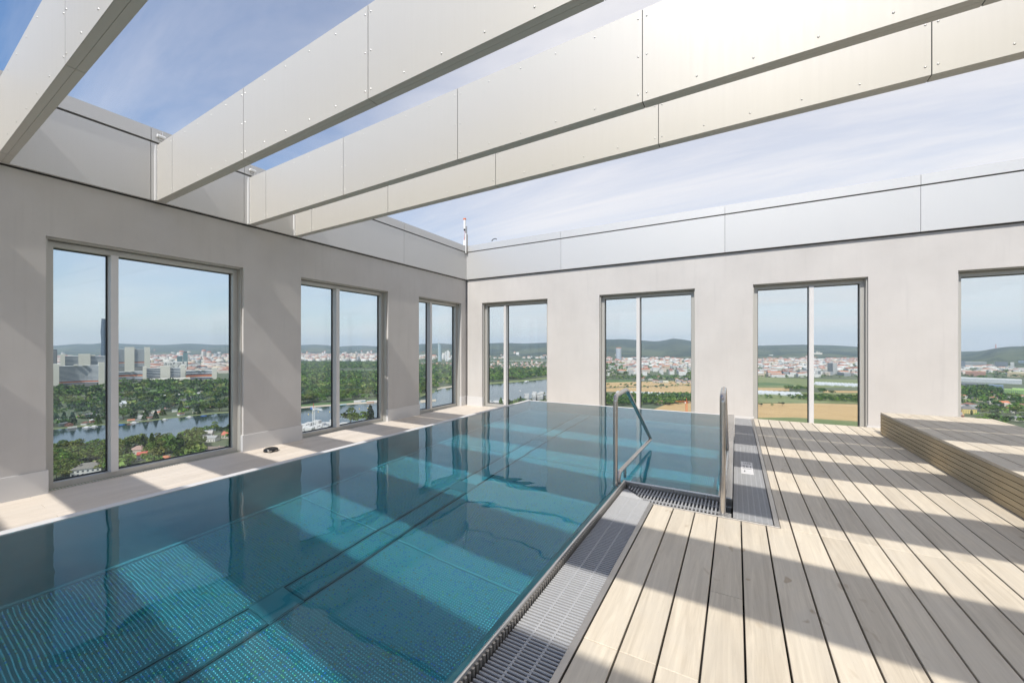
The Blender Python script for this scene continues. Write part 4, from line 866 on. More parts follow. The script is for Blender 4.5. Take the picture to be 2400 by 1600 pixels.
MB().cyl((0, rr3), rr3, 0, Z(816), 20, (0.50, 0.52, 0.55)).build('shaft', M['paint'], rt); MB().cyl((0, rr3), rr3 * 1.03, Z(816) + .1, Z(814), 20, (0.55, 0.25, 0.15)).build('rim', M['paint'], rt)
mb = MB()
for i in range(18): mb.cyl((0, rr3), rr3 * 1.01, 6 + i * (Z(817) - 6) / 18, 8 + i * (Z(817) - 6) / 18, 20, (0.24, 0.28, 0.33))
mb.build('window_band', M['paint'], rt)['kind'] = 'stuff'
for (a, b, vb, vt, lab) in ((1488, 1514, 845, 826.5, 'pale block standing under the hill in the second back window'),): pass
rt, X, Z = landmark('hilltop_mast', 1576, 1580, 840, 'thin transmission mast on the highest hilltop', 'mast'); dm = ray(1578, HOR); hh = math.hypot(dm.x, dm.y); rt.location = (dm.x/hh*7600, dm.y/hh*7600, EYE + (HOR-794)/F_PX*7600/hh); 
MB().box((-3, -3, 0), (3, 3, 62)).build('mast', M['steel_dull'], rt)
rt = empty('transmitter_tower', (0, 0, 0), 0, 'red and white banded transmitter tower on the right hill', 'mast'); dm = ray(2334, HOR); hh = math.hypot(dm.x, dm.y); rt.location = (dm.x/hh*6500, dm.y/hh*6500, EYE + (HOR-817)/F_PX*6500/hh)
for i in range(5): MB().box((-4, -4, i*10), (4, 4, i*10+10), None).build('band', M['red' if i % 2 else 'white'], rt)
rt = empty('hill_church', (0, 0, 0), 0, 'small cream church with spires on the slope through the third back window', 'church'); dm = ray(1916, HOR); hh = math.hypot(dm.x, dm.y); rt.location = (dm.x/hh*5200, dm.y/hh*5200, EYE + (HOR-828)/F_PX*5200/hh)
MB().box((-30, -8, -10), (40, 8, 8), (0.6, .56, .48)).build('nave', M['paint'], rt); MB().cyl((-4, 0), 7, 8, 26, 8, (0.6, .56, .48), 1.0).build('spire', M['paint'], rt); MB().cyl((14, 0), 6, 8, 20, 8, (0.6, .56, .48), 1.0).build('spire', M['paint'], rt)
# industrial halls and blocks seen through the last window
for (u0, u1, vb, vt, c_, lab) in ((2232, 2262, 862, 846, (0.10,0.12,0.15), 'dark glazed industrial block at the left of the last window'), (2262, 2312, 860, 848, (0.33,0.34,0.33), 'long grey factory hall with dark openings in the last window'), (2331, 2362, 862, 848, (0.10,0.11,0.12), 'dark flat factory block right of the grey hall'), (2368, 2377, 864, 849.5, (0.62,0.61,0.57), 'small white upright tower block among the factories'), (2386, 2440, 859, 846, (0.22,0.28,0.33), 'bluish glass hall at the right frame edge'),
    (2240, 2392, 897, 887, (0.60,0.61,0.61), 'long white terrace block with many bays in the last window'), (2238, 2330, 908, 899, (0.15,0.16,0.18), 'dark flat parking block with brown roof edge'), (2318, 2352, 914, 903, (0.13,0.19,0.26), 'blue glazed block beside the green building'), (2262, 2310, 881, 870, (0.45,0.24,0.17), 'long brown red roofed block among trees in the last window'), (2360, 2430, 884, 873, (0.55,0.45,0.28), 'cream apartment row with a pinkish roof'),
    (2380, 2395, 838, 834.5, (0.6,.6,.58), 'small pale block under the right hill')):
    rt, X, Z = landmark('city_block', u0, u1, vb, lab, 'building'); mb = MB().box((X(u0), 0, 0), (X(u1), 26, Z(vt)), c_); mb.build('wall', M['paint'], rt); MB().box((X(u0)+.6, .6, Z(vt)), (X(u1)-.6, 25.4, Z(vt)+.8), tuple(min(.6, q*1.1+.05) for q in c_)).build('roof', M['paint'], rt)
    nw = max(4, int((u1-u0)/2.2)); w_ = MB(); H = Z(vt)
    for s_ in range(max(1, int(H/4.0))):
        for i in range(nw): w_.box((X(u0) + (i+.2)*(X(u1)-X(u0))/nw, -.2, 1.4 + s_*4.0), (X(u0) + (i+.75)*(X(u1)-X(u0))/nw, -.01, 3.3 + s_*4.0), (0.07, 0.09, 0.12) if c_[0] > .2 else (0.3, 0.33, 0.36))
    w_.build('window_row', M['paint'], rt)['kind'] = 'stuff'
rt, X, Z = landmark('green_office', 2352, 2440, 930, 'lime green apartment block with rows of dark windows at the right', 'building'); MB().box((X(2352), 0, 0), (X(2440), 22, Z(914)), (0.30, 0.45, 0.14)).build('wall', M['paint'], rt); MB().box((X(2372), 4, Z(914)), (X(2440), 20, Z(911)), (0.36, .5, .2)).build('roof', M['paint'], rt)
mb = MB()
for s_ in range(4):
    for i in range(17): mb.box((X(2352) + (i+.15)*(X(2440)-X(2352))/17, -.3, 2 + s_*(Z(914)-2)/4), (X(2352) + (i+.7)*(X(2440)-X(2352))/17, -.01, 2 + (s_+.5)*(Z(914)-2)/4), (0.10, 0.13, 0.14))
mb.build('window_row', M['paint'], rt)['kind'] = 'stuff'
# ---- houses: walls, roof, windows, chimney
def house(label, u, v, L, W, H, rh, wallc, roofc, rz=0.4, hip=True, group=None, wing=False):
    p = at(u, v); rt = empty('house', (p.x, p.y, GND), rz, label, 'house', group)
    MB().box((-L/2, -W/2, 0), (L/2, W/2, H), wallc).build('wall', M['paint'], rt)
    rb = MB(); (rb.hip if hip else rb.gable)(-L/2, L/2, -W/2, W/2, H + 0.02, rh, roofc, 0.6); ro_ = rb.build('roof', M['paint'], rt); MB().box((L*.2, -.5, H), (L*.2+.9, .4, H+rh+.7), (0.4, .3, .25)).build('chimney', M['paint'], ro_)
    if wing: MB().box((L/2+.02, -W/4, 0), (L/2 + L*.4, W/2, H*.8), wallc).build('wing', M['paint'], rt); rb = MB(); rb.hip(L/2+.7, L/2 + L*.4, -W/4, W/2, H*.8+.02, rh*.7, roofc, .5); rb.build('wing_roof', M['paint'], rt)
    for s_ in range(max(1, int(H / 2.9))):
        for k in range(int(L / 3.2)):
            for sg_ in (-1, 1): MB().box((-L/2+1+k*3.2, sg_*(W/2+.04)-.04, .9+s_*2.8), (-L/2+2.3+k*3.2, sg_*(W/2+.04)+.04, 2.2+s_*2.8), (0.05,.06,.08)).build('window', M['paint'], rt)
    return rt
WH = (0.62, 0.61, 0.58)
house('white two storey villa with grey hipped roof at the bottom of the leftmost pane', 207, 1110, 20, 12, 6.4, 4.2, WH, (0.17,.16,.14), math.radians(62), True, None, True)
house('house with orange tiled hip roof at the bottom of the large pane', 388, 1083, 13, 11, 3.4, 3.6, (0.55,.5,.42), (0.44,.17,.09), .9)
house('small white house with bright red roof between trees', 334, 1076, 7.5, 7, 5, 3.2, WH, (0.45,.10,.07), 1.1, False)
house('house with brownish pink roof left of the small red one', 325, 1062, 12, 10, 5, 3.6, (0.5,.45,.38), (0.33,.22,.18), .7)
house('tiny red roofed house at the left edge near the water', 138, 1066, 10, 9, 4, 3.2, (0.5,.46,.4), (0.45,.17,.1), .8)
house('blue walled bungalow with brown flat roof at the lower right of the large pane', 505, 1057, 20, 12, 3.6, 2.0, (0.08,.13,.24), (0.20,.16,.13), .55, False)
house('pale grey house with low roof above the blue bungalow', 494, 1033, 16, 10, 4.5, 2.6, WH, (0.30,.30,.29), .6, False)
house('white gabled house near the water at right of the large pane', 489, 1023, 9, 8, 5, 3.4, WH, (0.40,.38,.36), .9, False)
house('red roofed house against the right frame of the large pane', 535, 1025, 11, 9, 4.5, 3.8, (0.5,.46,.4), (0.46,.13,.08), .6, False)
house('white villa with pale grey roof on the far bank, left of the lawn', 288, 952, 22, 14, 6, 5, WH, (0.42,.44,.46), .7, False)
house('long white hall roof among the trees on the far bank', 432, 932, 75, 14, 6, 4.0, (0.6,.6,.58), (0.62,.62,.61), math.radians(78), False)
house('yellow house with grey mansard roof in the last window', 2266, 968, 20, 12, 8, 5, (0.60,.47,.16), (0.17,.16,.15), .25)
house('brick red building at the lower left of the last window', 2240, 985, 14, 12, 9, 1, (0.33,.15,.10), (0.3,.16,.12), .25, False)
house('white house with orange roof between trees in the last window', 2352, 950, 15, 10, 5.5, 4, WH, (0.55,.2,.1), .4, False)
house('white bungalow with grey roof at the lower right of the last window', 2385, 985, 14, 9, 4, 3, (0.55,.52,.42), (0.2,.2,.2), .3, False)
house('small blue and white shed near the orange crane', 1588, 940, 16, 9, 5, 1.2, (0.40,.5,.6), (0.5,.5,.5), .3, False)
house('white shed left of the blue one near the orange crane', 1572, 941, 14, 8, 4.5, 2, WH, (0.5,.5,.5), .3, False)
house('brown roofed farm shed among the field trees', 1545, 946, 12, 8, 4, 3, (0.45,.3,.25), (0.30,.13,.1), .2, False)
house('cream barn at the edge of the wheat stubble', 1560, 898, 16, 9, 5, 4, (0.55,.5,.36), (0.5,.46,.35), .4, False)
# riverside cabins and pontoons on the far bank of the large window
r4 = random.Random(11)
for i in range(34):
    u = 135 + i * 12.1 + r4.uniform(-4, 4)
    if 240 < u < 272 : continue
    vb = interp(FAR, u) - r4.uniform(2.5, 30) ; c_ = r4.choice([WH, (0.5,.45,.36), (0.42,.2,.14), (0.55,.53,.5), (0.3,.33,.3)]); rc = r4.choice([(0.42,.17,.1), (0.28,.14,.1), (0.35,.34,.33), (0.5,.5,.48), (0.16,.2,.17)])
    p = at(u, vb); mb = MB().box((-4, -3, 0), (4, 3, 3.0), c_); mb.gable(-4, 4, -3, 3, 3.02, 1.8, rc, .4)
    o = mb.build('cabin', M['paint'], loc=(p.x, p.y, GND), rz=r4.uniform(0, 3)); cw = {WH: 'white', (0.5,.45,.36): 'tan', (0.42,.2,.14): 'brick red', (0.55,.53,.5): 'pale grey', (0.3,.33,.3): 'dull green'}[c_]; rw = {(0.42,.17,.1): 'orange', (0.28,.14,.1): 'brown', (0.35,.34,.33): 'grey', (0.5,.5,.48): 'pale', (0.16,.2,.17): 'dark green'}[rc]
    tag(o, f'{cw} cabin with {rw} roof, ' + ('at the waterline' if interp(FAR, u) - vb < 9 else 'set back' if interp(FAR, u) - vb < 19 else 'among trees') + (', narrow pane' if u < 250 else ', left of wide pane' if u < 400 else ', right of wide pane'), 'cabin', 'garden cabins along the far bank')
def boat(label, u, v, L, col, rz=1.0, cabin=True):
    p = at(u, v, GND + .5); rt = empty('boat', (p.x, p.y, GND + 0.5), rz, label, 'boat')
    w = L * .17; MB().add([(-L/2,-w,0),(L*.25,-w,0),(L/2,0,.1),(L*.25,w,0),(-L/2,w,0),(-L/2,-w*1.15,.9),(L*.28,-w*1.15,.9),(L*.55,0,1.15),(L*.28,w*1.15,.9),(-L/2,w*1.15,.9)], [(0,1,6,5),(1,2,7,6),(2,3,8,7),(3,4,9,8),(4,0,5,9),(5,6,7,8,9)], col).build('hull', M['paint'], rt)
    if cabin: MB().box((-L*.3, -w*.75, .92), (L*.15, w*.75, 2.1), (0.6, .6, .6)).build('cabin', M['paint'], rt)
    return rt
W_ = (0.7, 0.7, 0.68)
boat('white motorboat moored beside the dock left of the mullion', 222, 1000, 9, W_, .6); boat('long white boat at the far bank left of the mullion', 205, 1002, 11, W_, .5); boat('blue topped boat just right of the mullion', 285, 995.5, 9, (0.05,.2,.5), .7, False)
boat('white cabin boat on the far bank under the lawn', 316, 991, 10, W_, .8); boat('small pale boat at the far bank in the middle of the pane', 387, 983.5, 7, W_, .9); boat('white boat near the right part of the far bank', 445, 977.5, 9, W_, .7); boat('blue boat by the far bank near the right frame', 478, 974.5, 8, (0.08,.2,.55), .9, False)
boat('white excursion boat behind the near bank trees', 382, 1034, 12, W_, 1.0); boat('tiny motorboat far out on the river in the first back window', 1218, 916, 8, W_, 2.6); boat('white moored boats row at the far bank of the first back window', 1235, 893.5, 26, W_, 1.6); boat('pale blue paddle boat at the beach in the second left window', 805, 948.3, 12, (0.15, .45, .6), 1.2, False)
rt, X, Z = landmark('dock', 158, 181, 1003.5, 'white railed bathing dock on the far bank of the leftmost pane', 'dock'); MB().box((X(158), -4, 0), (X(181), 2, 1.3), (0.45, .42, .38)).build('deck', M['paint'], rt); mb = MB()
for i in range(10): mb.box((X(158) + i*(X(181)-X(158))/10, -4.3, 1.3), (X(158) + i*(X(181)-X(158))/10 + .5, -4.0, 3.2), (0.7, .7, .68))
mb.box((X(158), -4.3, 3.2), (X(181), -4.0, 3.5), (0.7, .7, .68)); mb.build('railing', M['paint'], rt)
for k, (u, v, bl) in enumerate(((723, 971, 'left of the crane mast'), (746, 964.5, 'just above the crane jib'), (773, 965, 'behind the second window mullion'), (842, 958, 'above the round trees of the second window'), (862, 956, 'near the right frame of the second window'), (733, 968, 'beside the red crane top'))):
    p = at(u, v, GND + .5); o = MB().cyl((0, 0), 0.9, 0, 1.2, 8, None, .3).build('buoy', M['yellow'], loc=(p.x, p.y, GND + .5)); tag(o, 'small yellow buoy ' + bl, 'buoy', 'yellow buoys off the beach')
# beach huts
for i, (u, v, c_, bl) in enumerate(((838, 943, (.6,.6,.58), 'pale grey'), (848, 942, (.2,.4,.5), 'blue green'), (868, 943.5, (.5,.3,.2), 'brown'), (876, 943, WH, 'white'))):
    p = at(u, v); o = MB().box((-7, -4, 0), (7, 4, 3.2), c_).gable(-7, 7, -4, 4, 3.22, 1.4, (0.5,.48,.46), .5).build('beach_hut', M['paint'], loc=(p.x, p.y, GND), rz=1.0); tag(o, 'low ' + bl + ' beach hut behind the sand in the second left window', 'hut', 'beach huts behind the sand')
# white terraced flats below the second left window, in front of the river
def white_block(label, u, v, seed, n=9, spread=16):
    p = at(u, v); rt = empty('white_flats', (p.x, p.y, GND), 0.5, label, 'apartment block', 'new white apartment blocks near the river'); rt.scale = (1.2, 1.2, 1.1); r_ = random.Random(seed)
    for i in range(n):
        x_, y_ = (i % 3 - 1) * spread * .62 + r_.uniform(-2, 2), (i // 3 - 1) * spread * .5; w_, h_ = r_.uniform(6, 9), r_.uniform(8, 15)
        b_ = MB().box((x_-w_/2, y_-3.6, 0), (x_+w_/2, y_+3.6, h_), (0.50, .495, .48)).build('wing', M['paint'], rt); mb = MB()
        for s_ in range(int(h_/3)):
            for q in range(3): mb.box((x_-w_/2+.5+q*w_/3.1, y_-3.72, 1+s_*3), (x_-w_/2+1.9+q*w_/3.1, y_-3.6, 2.5+s_*3), (0.08,.1,.12)); mb.box((x_+w_/2, y_-3+q*2.3, 1+s_*3), (x_+w_/2+.1, y_-1.7+q*2.3, 2.5+s_*3), (0.08,.1,.12))
        mb.build('window', M['paint'], b_)
    return rt
for i, (u, v, lab) in enumerate(((715, 1026, 'white stepped flats left of the crane in the second left window'), (737, 1020, 'white stepped flats below the crane mast'), (757, 1017, 'white stepped flats right of the crane'), (776, 1014, 'white stepped flats beside the second mullion'), (1250, 938, 'white stepped flats at the near river bank in the first back window'), (1268, 934, 'white flats further right at the near river bank in the first back window'), (1165, 956, 'white villa roofs at the lower left of the first back window'))):
    white_block(lab, u, v, i + 5, 9, 20)
def crane(label, u, v, H, jib, col, c2, rz):
    p = at(u, v); rt = empty('tower_crane', (p.x, p.y, GND), rz, label, 'crane'); mb = MB(); k = 0; w = 1.1
    for sx in (-w, w):
        for sy in (-w, w): mb.box((sx-.16, sy-.16, 0), (sx+.16, sy+.16, H))
    z = 0
    while z < H - 2.2:
        mb.tube([(-w, -w, z), (w, -w, z+2.2)], .10, 4, False); mb.tube([(w, w, z), (-w, w, z+2.2)], .10, 4, False); mb.tube([(w, -w, z), (w, w, z+2.2)], .10, 4, False); z += 2.2
    mb.build('mast', col, rt)
    jb = MB(); x_ = -jib * .3
    for yy, zz in ((-.6, H+.2), (.6, H+.2), (0, H+1.7)): jb.box((-jib*.3, yy-.14, zz-.14), (jib, yy+.14, zz+.14))
    while x_ < jib - 2: jb.tube([(x_, -.6, H+.2), (x_+1, 0, H+1.7), (x_+2, .6, H+.2)], .1, 4, False); x_ += 2
    jb.build('jib', c2, rt); MB().box((-jib*.3, -1, H-1.6), (-jib*.3+3, 1, H+1.2)).build('counterweight', M['blue'] if c2 is M['white'] else M['steel_dull'], rt); MB().box((1.3, -1, H-2.2), (3, 1, H)).build('cab', M['white'], rt)
    MB().tube([(0, 0, H), (0, 0, H+7)], .3, 6).build('apex', M['red'] if c2 is M['white'] else col, rt); return rt
crane('white tower crane with red top over the white flats in the second left window', 735, 1026, 38, 26, M['white'], M['white'], math.radians(-12))
crane('orange tower crane standing in the wheat field of the second back window', 1609, 966, 19, 20, M['orange'], M['orange'], math.radians(205))
# greenhouses
for (u0, u1, v0, v1, lab) in ((1440, 1560, 921, 929, 'wide white greenhouse roofs behind the left handrail'), (1700, 1880, 918, 925, 'long grey greenhouse rows across the third back window'), (1905, 2020, 899, 905, 'flat grey greenhouses at the edge of the town')):
    rt, X, Z = landmark('greenhouse', u0, u1, v1, lab, 'greenhouse'); dep = (at((u0+u1)/2, v0) - at((u0+u1)/2, v1)).length; n = 14
    for i in range(n):
        x0_, x1_ = X(u0) + (X(u1)-X(u0))*i/n, X(u0) + (X(u1)-X(u0))*(i+1)/n; mb = MB(); o_ = random.uniform(0, .25)*dep
        mb.add([(x0_, o_, 0), (x1_, o_, 0), (x1_, dep, 0), (x0_, dep, 0), (x0_, o_, 3), (x1_, o_, 3), (x1_, dep, 3), (x0_, dep, 3), ((x0_+x1_)/2, o_, 4.4), ((x0_+x1_)/2, dep, 4.4)], [(0,1,5,8,4), (1,2,6,5), (2,3,7,9,6), (3,0,4,7), (4,8,9,7), (8,5,6,9)]).build('bay', M['greenhouse'], rt)
# motorway bridge line in the first back window and far river bridge
for (ua, ub, v, lab) in ((1140, 1330, 848.5, 'long thin pale road bridge crossing the woods in the first back window'),):
    a, b = at(ua, v), at(ub, v - 1); d = b - a; rt = empty('road_bridge', (a.x, a.y, GND), math.atan2(d.y, d.x), lab, 'bridge'); L = d.length
    MB().box((0, -8, 9), (L, 8, 12), (0.5, .5, .48)).build('bridge_deck', M['paint'], rt); mb = MB()
    for i in range(int(L / 60)): mb.box((i*60, -4, 0), (i*60+4, 4, 9), (0.45, .45, .43))
    mb.build('piers', M['paint'], rt)['kind'] = 'stuff'

# ---- trees
LEAFS = [(0.075,0.125,0.020),(0.105,0.160,0.026),(0.048,0.088,0.018),(0.120,0.160,0.038),(0.040,0.066,0.026),(0.155,0.180,0.050)]
def crown(kind, n, seed, base, size):
    r_ = np.random.default_rng(seed); P_ = []
    if kind == 'round':
        lob = r_.normal(0, 0.30, (7, 3)); lob[:, 2] = np.abs(lob[:, 2]) * .8 + .1; R_ = r_.uniform(.28, .46, 7)
        for i in range(n): k = r_.integers(7); v = r_.normal(size=3); v /= np.linalg.norm(v); v[2] = abs(v[2]) * .9 - .15; P_.append(lob[k] + v * R_[k] * r_.uniform(.8, 1.05))
        P_ = np.array(P_); P_[:, 2] = P_[:, 2] * .95 + .62
    elif kind == 'cone':
        for i in range(n): z = r_.uniform(0, 1) ** 1.2; a = r_.uniform(0, 6.283); tier = 1 - .22 * ((z * 6) % 1); rad = (1 - z) * .42 * tier * r_.uniform(.75, 1.05) + .02; P_.append((rad * math.cos(a), rad * math.sin(a), z * 1.25 + .12))
        P_ = np.array(P_)
    else:
        for i in range(n): z = r_.uniform(0, 1); a = r_.uniform(0, 6.283); rad = .2 * math.sin(math.pi * min(1, z * .9 + .12)) ** .6 * r_.uniform(.75, 1.1); P_.append((rad * math.cos(a), rad * math.sin(a), z * 1.3 + .1))
        P_ = np.array(P_)
    N_ = len(P_); q = r_.normal(size=(N_, 3)); q /= np.linalg.norm(q, axis=1)[:, None]; w = np.cross(q, r_.normal(size=(N_, 3))); w /= np.linalg.norm(w, axis=1)[:, None]
    s_ = size * r_.uniform(.7, 1.3, N_)[:, None]; V_ = np.stack([P_ - q*s_ - w*s_*.7, P_ + q*s_ - w*s_, P_ + q*s_*.8 + w*s_, P_ - q*s_ + w*s_*.9], 1); V_[:, :, 2] *= 1
    c = np.array(base)[None] * r_.uniform(.7, 1.3, N_)[:, None] * (1 + r_.normal(0, .05, (N_, 3))); return V_, np.clip(c, 0.01, 1)
def crown_mesh(V_, c): N_ = len(V_); return np_mesh('crown', V_.reshape(-1, 3), np.arange(N_ * 4).reshape(-1, 4), M['leaf'], c)
protos = {k: [crown(k, 420 if k == 'round' else 330, 20 + i * 3 + len(k), LEAFS[i % 6] if k == 'round' else LEAFS[[2, 4, 0][i % 3]], .062) for i in range(6 if k == 'round' else 3)] for k in ('round', 'cone', 'column')}
pm = {k: [crown_mesh(*q) for q in v] for k, v in protos.items()}
trunk_me = MB().tube([(0, 0, 0), (.01, 0, .3), (.0, .01, .62)], .035, 6, True, None, .018).tube([(0, 0, .3), (.14, .05, .55)], .016, 5, True, None, .008).tube([(0, 0, .34), (-.12, -.06, .58)], .014, 5, True, None, .008).mesh('trunk', M['bark'])
placed = 0
def tree(u, v, h, kind, label, group, i=None):
    p = at(u, v); rt = empty('tree', (p.x, p.y, GND), random.uniform(0, 6.28), label, 'tree', group); s_ = h / 1.3; rt.scale = (s_ * random.uniform(.9, 1.15), s_ * random.uniform(.9, 1.15), s_)
    me = pm[kind][random.randrange(len(pm[kind])) if i is None else i]; link('crown', me, rt); link('trunk', trunk_me, rt)
# single trees that stand out in the photograph
for (u, v, h, k, i, lab) in ((220, 1075, 15, 'round', 2, 'broad dark tree leaning over the near water in the leftmost pane'), (188, 1078, 12, 'round', 1, 'green tree left of the broad one above the villa'), (298, 1085, 21, 'cone', 0, 'dark layered conifer right of the first mullion'), (334, 1052, 15, 'cone', 1, 'dark pine at the water in the middle of the large pane'), (356, 1052, 17, 'cone', 2, 'taller dark pine right of the other at the water'),
    (368, 1080, 14, 'round', 5, 'bright yellow green tree above the orange roof'), (398, 1062, 18, 'round', 0, 'tall green tree in the middle of the large pane'), (421, 1068, 22, 'column', 0, 'tall dense column tree at the right half of the large pane'), (438, 1050, 17, 'round', 3, 'light green round tree behind the tall column tree'), (450, 1068, 12, 'round', 3, 'pale bushy tree right of the column tree'), (460, 1052, 11, 'round', 0, 'green bush tree beside the grey house'),
    (519, 1020, 12, 'round', 4, 'dark single tree by the water near the right frame'), (534, 1020, 13, 'cone', 1, 'dark tree touching the right frame of the large pane'), (140, 1100, 14, 'round', 1, 'leafy tree in the lower left corner of the leftmost pane'), (152, 1112, 12, 'round', 0, 'green tree next to the villa at the bottom left'), (170, 1092, 11, 'round', 3, 'small light tree between villa and water'), (246, 1112, 11, 'round', 5, 'yellowish bush right of the villa by the mullion'), (165, 1065, 9, 'round', 3, 'small round tree near the tiny red house'),
    (822, 1000, 24, 'round', 0, 'round tree standing before the river in the second left window'), (840, 1000, 21, 'round', 1, 'second round tree before the river beside the first'), (868, 997, 28, 'column', 1, 'tall dark tree at the right edge of the second left window'), (1174, 962, 22, 'column', 2, 'dark column tree at the near bank left of the mullion in the first back window'), (1190, 950, 15, 'round', 2, 'round tree right of the mullion in the first back window'), (1220, 949, 17, 'cone', 0, 'pointed conifer on the near bank of the first back window'), (1206, 950, 9, 'round', 4, 'low dark bush left of the conifer'), (1274, 929, 10, 'round', 5, 'yellow green tree behind the white flats'),
    (1930, 925, 17, 'round', 2, 'dark rounded tree in the middle of the third back window'), (1952, 925, 11, 'round', 4, 'smaller dark tree right of the rounded one in the fields'), (1834, 951, 8, 'round', 4, 'round grey bush alone on the wheat field'), (1783, 952, 6, 'round', 4, 'low shrub patch on the wheat field at left'), (1810, 952, 5, 'round', 0, 'flat green shrub between the two others on the wheat field'),
    (2296, 998, 14, 'round', 1, 'bright green round tree low in the last window'), (2325, 1000, 12, 'round', 2, 'darker tree right of the bright one in the last window'), (2340, 968, 13, 'round', 0, 'big green tree in the middle of the last window'), (2380, 972, 14, 'round', 1, 'big tree at the right edge of the last window'), (2277, 972, 8, 'column', 0, 'slim tree in front of the yellow house')):
    tree(u, v, h, k, lab, None, i); placed += 1
r5 = random.Random(5); allt = []
def scatter(n, u0, u1, vfar, vnear, h=(9, 16), kinds=('round',), avoid=None, cols=None):
    c = 0; tries = 0
    while c < n and tries < n * 30:
        tries += 1; u = r5.uniform(u0, u1); va = vfar(u) if callable(vfar) else vfar; vb = vnear(u) if callable(vnear) else vnear
        if va >= vb: continue
        a, b = 1 / (va - HOR), 1 / (vb - HOR); k = math.sqrt(r5.uniform(b*b, a*a)); v = HOR + 1 / k
        if avoid and avoid(u, v): continue
        allt.append((u, v, r5.uniform(*h), r5.choice(kinds), r5.choice((0, 0, 1, 2, 2, 4, 4, 3, 0, 2, 1, 5)) if cols is None else r5.choice(cols))); c += 1
fb = lambda d: (lambda u: interp(FAR, u) - d); nb = lambda d: (lambda u: interp(NEAR, u) + d)
cabins = lambda u, v: (278 < u < 302 and 940 < v < 960) or (346 < u < 368 and 915 < v < 932) or r5.random() < max(0, (v - interp(FAR, u) + 32) / 32) * .62
scatter(900, 60, 620, 898, fb(1.5), (10, 18), ('round', 'round', 'round', 'cone'), cabins)
scatter(260, 60, 620, nb(3), 1125, (8, 13), ('round',), lambda u, v: (180 < u < 236 and v > 1085) or 370 < u < 405 and v > 1066 or (480 < u < 540 and v > 1015) or (300 < u < 345 and v > 1050) or r5.random() < .55, [0, 1, 3, 3, 5])
scatter(5200, 640, 960, 850, fb(9), (10, 18), ('round',), lambda u, v: (775 < u < 905 and 865.5 < v < 875) or (v < 868 and r5.random() < .3))
scatter(900, 950, 1110, 856, fb(3.5), (10, 17)); scatter(260, 950, 1110, 843, 856, (9, 14))
scatter(950, 1110, 1330, 866, fb(5), (10, 17)); scatter(420, 1110, 1330, 841, 866, (8, 13)); scatter(160, 1110, 1330, nb(3), 985, (6, 10), ('round',), lambda u, v: u > 1228 and v < 945)
scatter(330, 1350, 1470, 846, 884, (11, 20), ('round',), lambda u, v: u > 1385 + (v - 846) * 0 and u < 1409 and 856 < v < 876 or (u > 1455 + (v-846)*1.0))
scatter(330, 1420, 1680, 840, 884, (8, 13)); scatter(95, 1615, 1680, 865, 895, (12, 17)); scatter(240, 1380, 1680, 884, 890, (6, 11), ('round',), lambda u, v: r5.random() < .3)
scatter(70, 1480, 1680, 890, 912, (4, 8)); scatter(760, 1380, 1680, 927, lambda u: 951 - max(0, u - 1560) * .12, (6, 10)); scatter(22, 1380, 1480, 902, 911, (4, 8))
scatter(650, 1720, 2080, 836, 884, (7, 12)); scatter(90, 1720, 2080, 881, 887, (6, 9)); scatter(55, 1840, 1905, 909, 915, (6, 9)); scatter(120, 1720, 2080, 927, 935, (3.5, 7), ('round',), lambda u, v: u < 1850 and r5.random() < .5); scatter(240, 1870, 2080, 930, 946, (4, 8), ('round',), lambda u, v: v > 938 + (u - 1870) * .04)
scatter(300, 2200, 2440, 845, 885, (7, 12)); scatter(140, 2200, 2440, 870, 890, (8, 13)); scatter(360, 2200, 2440, 908, 935, (7, 12), ('round',), lambda u, v: u > 2345 and v < 932 and v > 905); scatter(150, 2200, 2440, 935, 1000, (7, 11), ('round',), lambda u, v: (u < 2290 and v > 965) or (2340 < u < 2372 and 942 < v < 958) or (2255 < u < 2280 and 955 < v < 975))
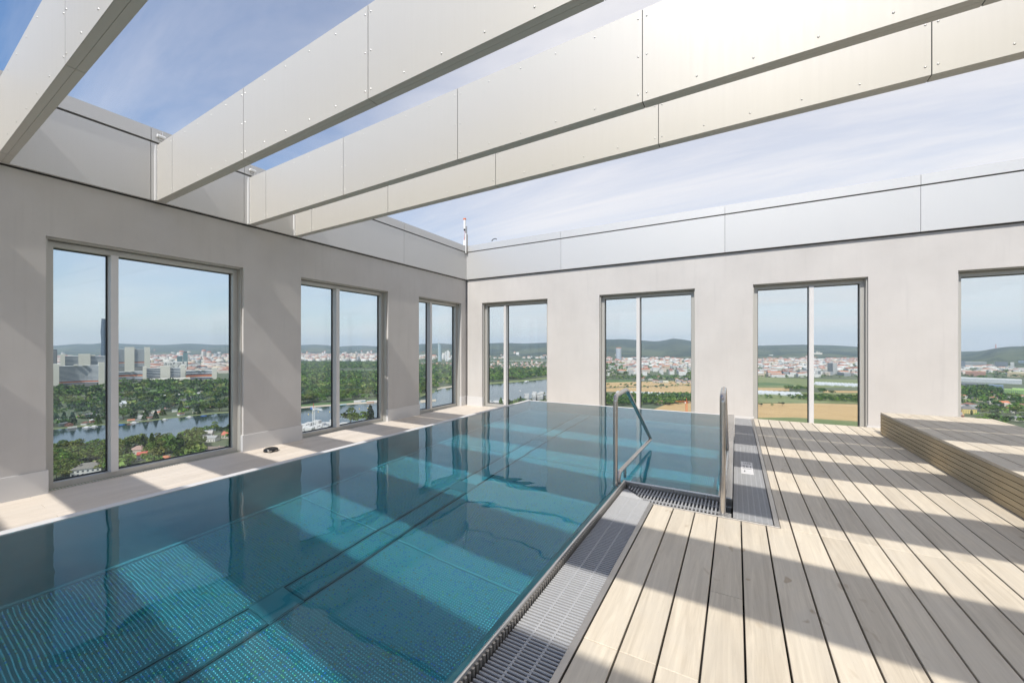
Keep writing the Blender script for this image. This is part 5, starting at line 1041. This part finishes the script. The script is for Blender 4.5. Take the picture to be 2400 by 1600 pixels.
# tree belts on the low hills
scatter(900, 1110, 1330, 824, 838, (9, 14)); scatter(900, 1350, 2440, 826, 839, (9, 14))
allt.sort(key=lambda q: -q[2] / math.hypot(*at(q[0], q[1])[:2]))
def tlabel(u, v, kind, i, h):
    kd = {'round': 'leafy', 'cone': 'pointed', 'column': 'slim'}[kind]; tone = ['mid green', 'fresh green', 'dark green', 'bright green', 'deep green', 'yellow green'][i % 6] if kind == 'round' else 'dark'
    vp_, hp, n = where_in(u, v, 860 if u < 1300 else 890, 1000 if u < 620 else 950); sz = 'tall' if h > 13 else 'low'
    return f'{sz} {tone} {kd} tree, {vp_}, {hp}, {n}', f'{kd} trees in the {n}'
indiv = [q for q in allt if pane_of(q[0], q[1])][:250]; iset = set(id(q) for q in indiv)
for (u, v, h, k, i) in indiv: lb, gp = tlabel(u, v, k, i, h); tree(u, v, h, k, lb, gp, i % len(pm[k]))
# the rest of the woods: one mass of leaf clumps
low = {k: [crown(k, 46, 50 + i * 3 + len(k), LEAFS[i % 6] if k == 'round' else LEAFS[2], .16) for i in range(6 if k == 'round' else 3)] for k in ('round', 'cone', 'column')}
VV, CC = [], []
for (u, v, h, k, i) in [q for q in allt if id(q) not in iset]:
    p = at(u, v); V_, c = low[k][i % len(low[k])]; a = r5.uniform(0, 6.28); s_ = h / 1.3; ca, sa = math.cos(a) * s_, math.sin(a) * s_
    far_ = math.hypot(p.x, p.y) > 1800
    if far_: V_, c = V_[::2], c[::2]
    W = np.empty_like(V_); W[:, :, 0] = V_[:, :, 0] * ca - V_[:, :, 1] * sa + p.x; W[:, :, 1] = V_[:, :, 0] * sa + V_[:, :, 1] * ca + p.y; W[:, :, 2] = V_[:, :, 2] * s_ + GND; VV.append(W); CC.append(c * r5.uniform(.7, 1.3))
VV = np.concatenate(VV); CC = np.concatenate(CC)
o = link('woodland', np_mesh('woodland', VV.reshape(-1, 3), np.arange(len(VV) * 4).reshape(-1, 4), M['leaf'], CC)); tag(o, 'green woodland and hedges between the river, the fields and the town', 'woodland', None, 'stuff')

# ---- air
hm = bpy.data.materials.new('haze_air'); hm.use_nodes = True; ht = hm.node_tree; ht.nodes.remove(ht.nodes['Principled BSDF'])
hv = ht.nodes.new('ShaderNodeVolumePrincipled'); hv.inputs['Color'].default_value = (0.68, 0.84, 1.0, 1); hv.inputs['Density'].default_value = 5.6e-5; hv.inputs['Anisotropy'].default_value = 0.0
ht.links.new(hv.outputs[0], ht.nodes['Material Output'].inputs['Volume'])
hz = MB().box((-16010, -16010, GND - 3.5), (16010, 16010, 420)).build('haze', hm); tag(hz, kind='stuff')
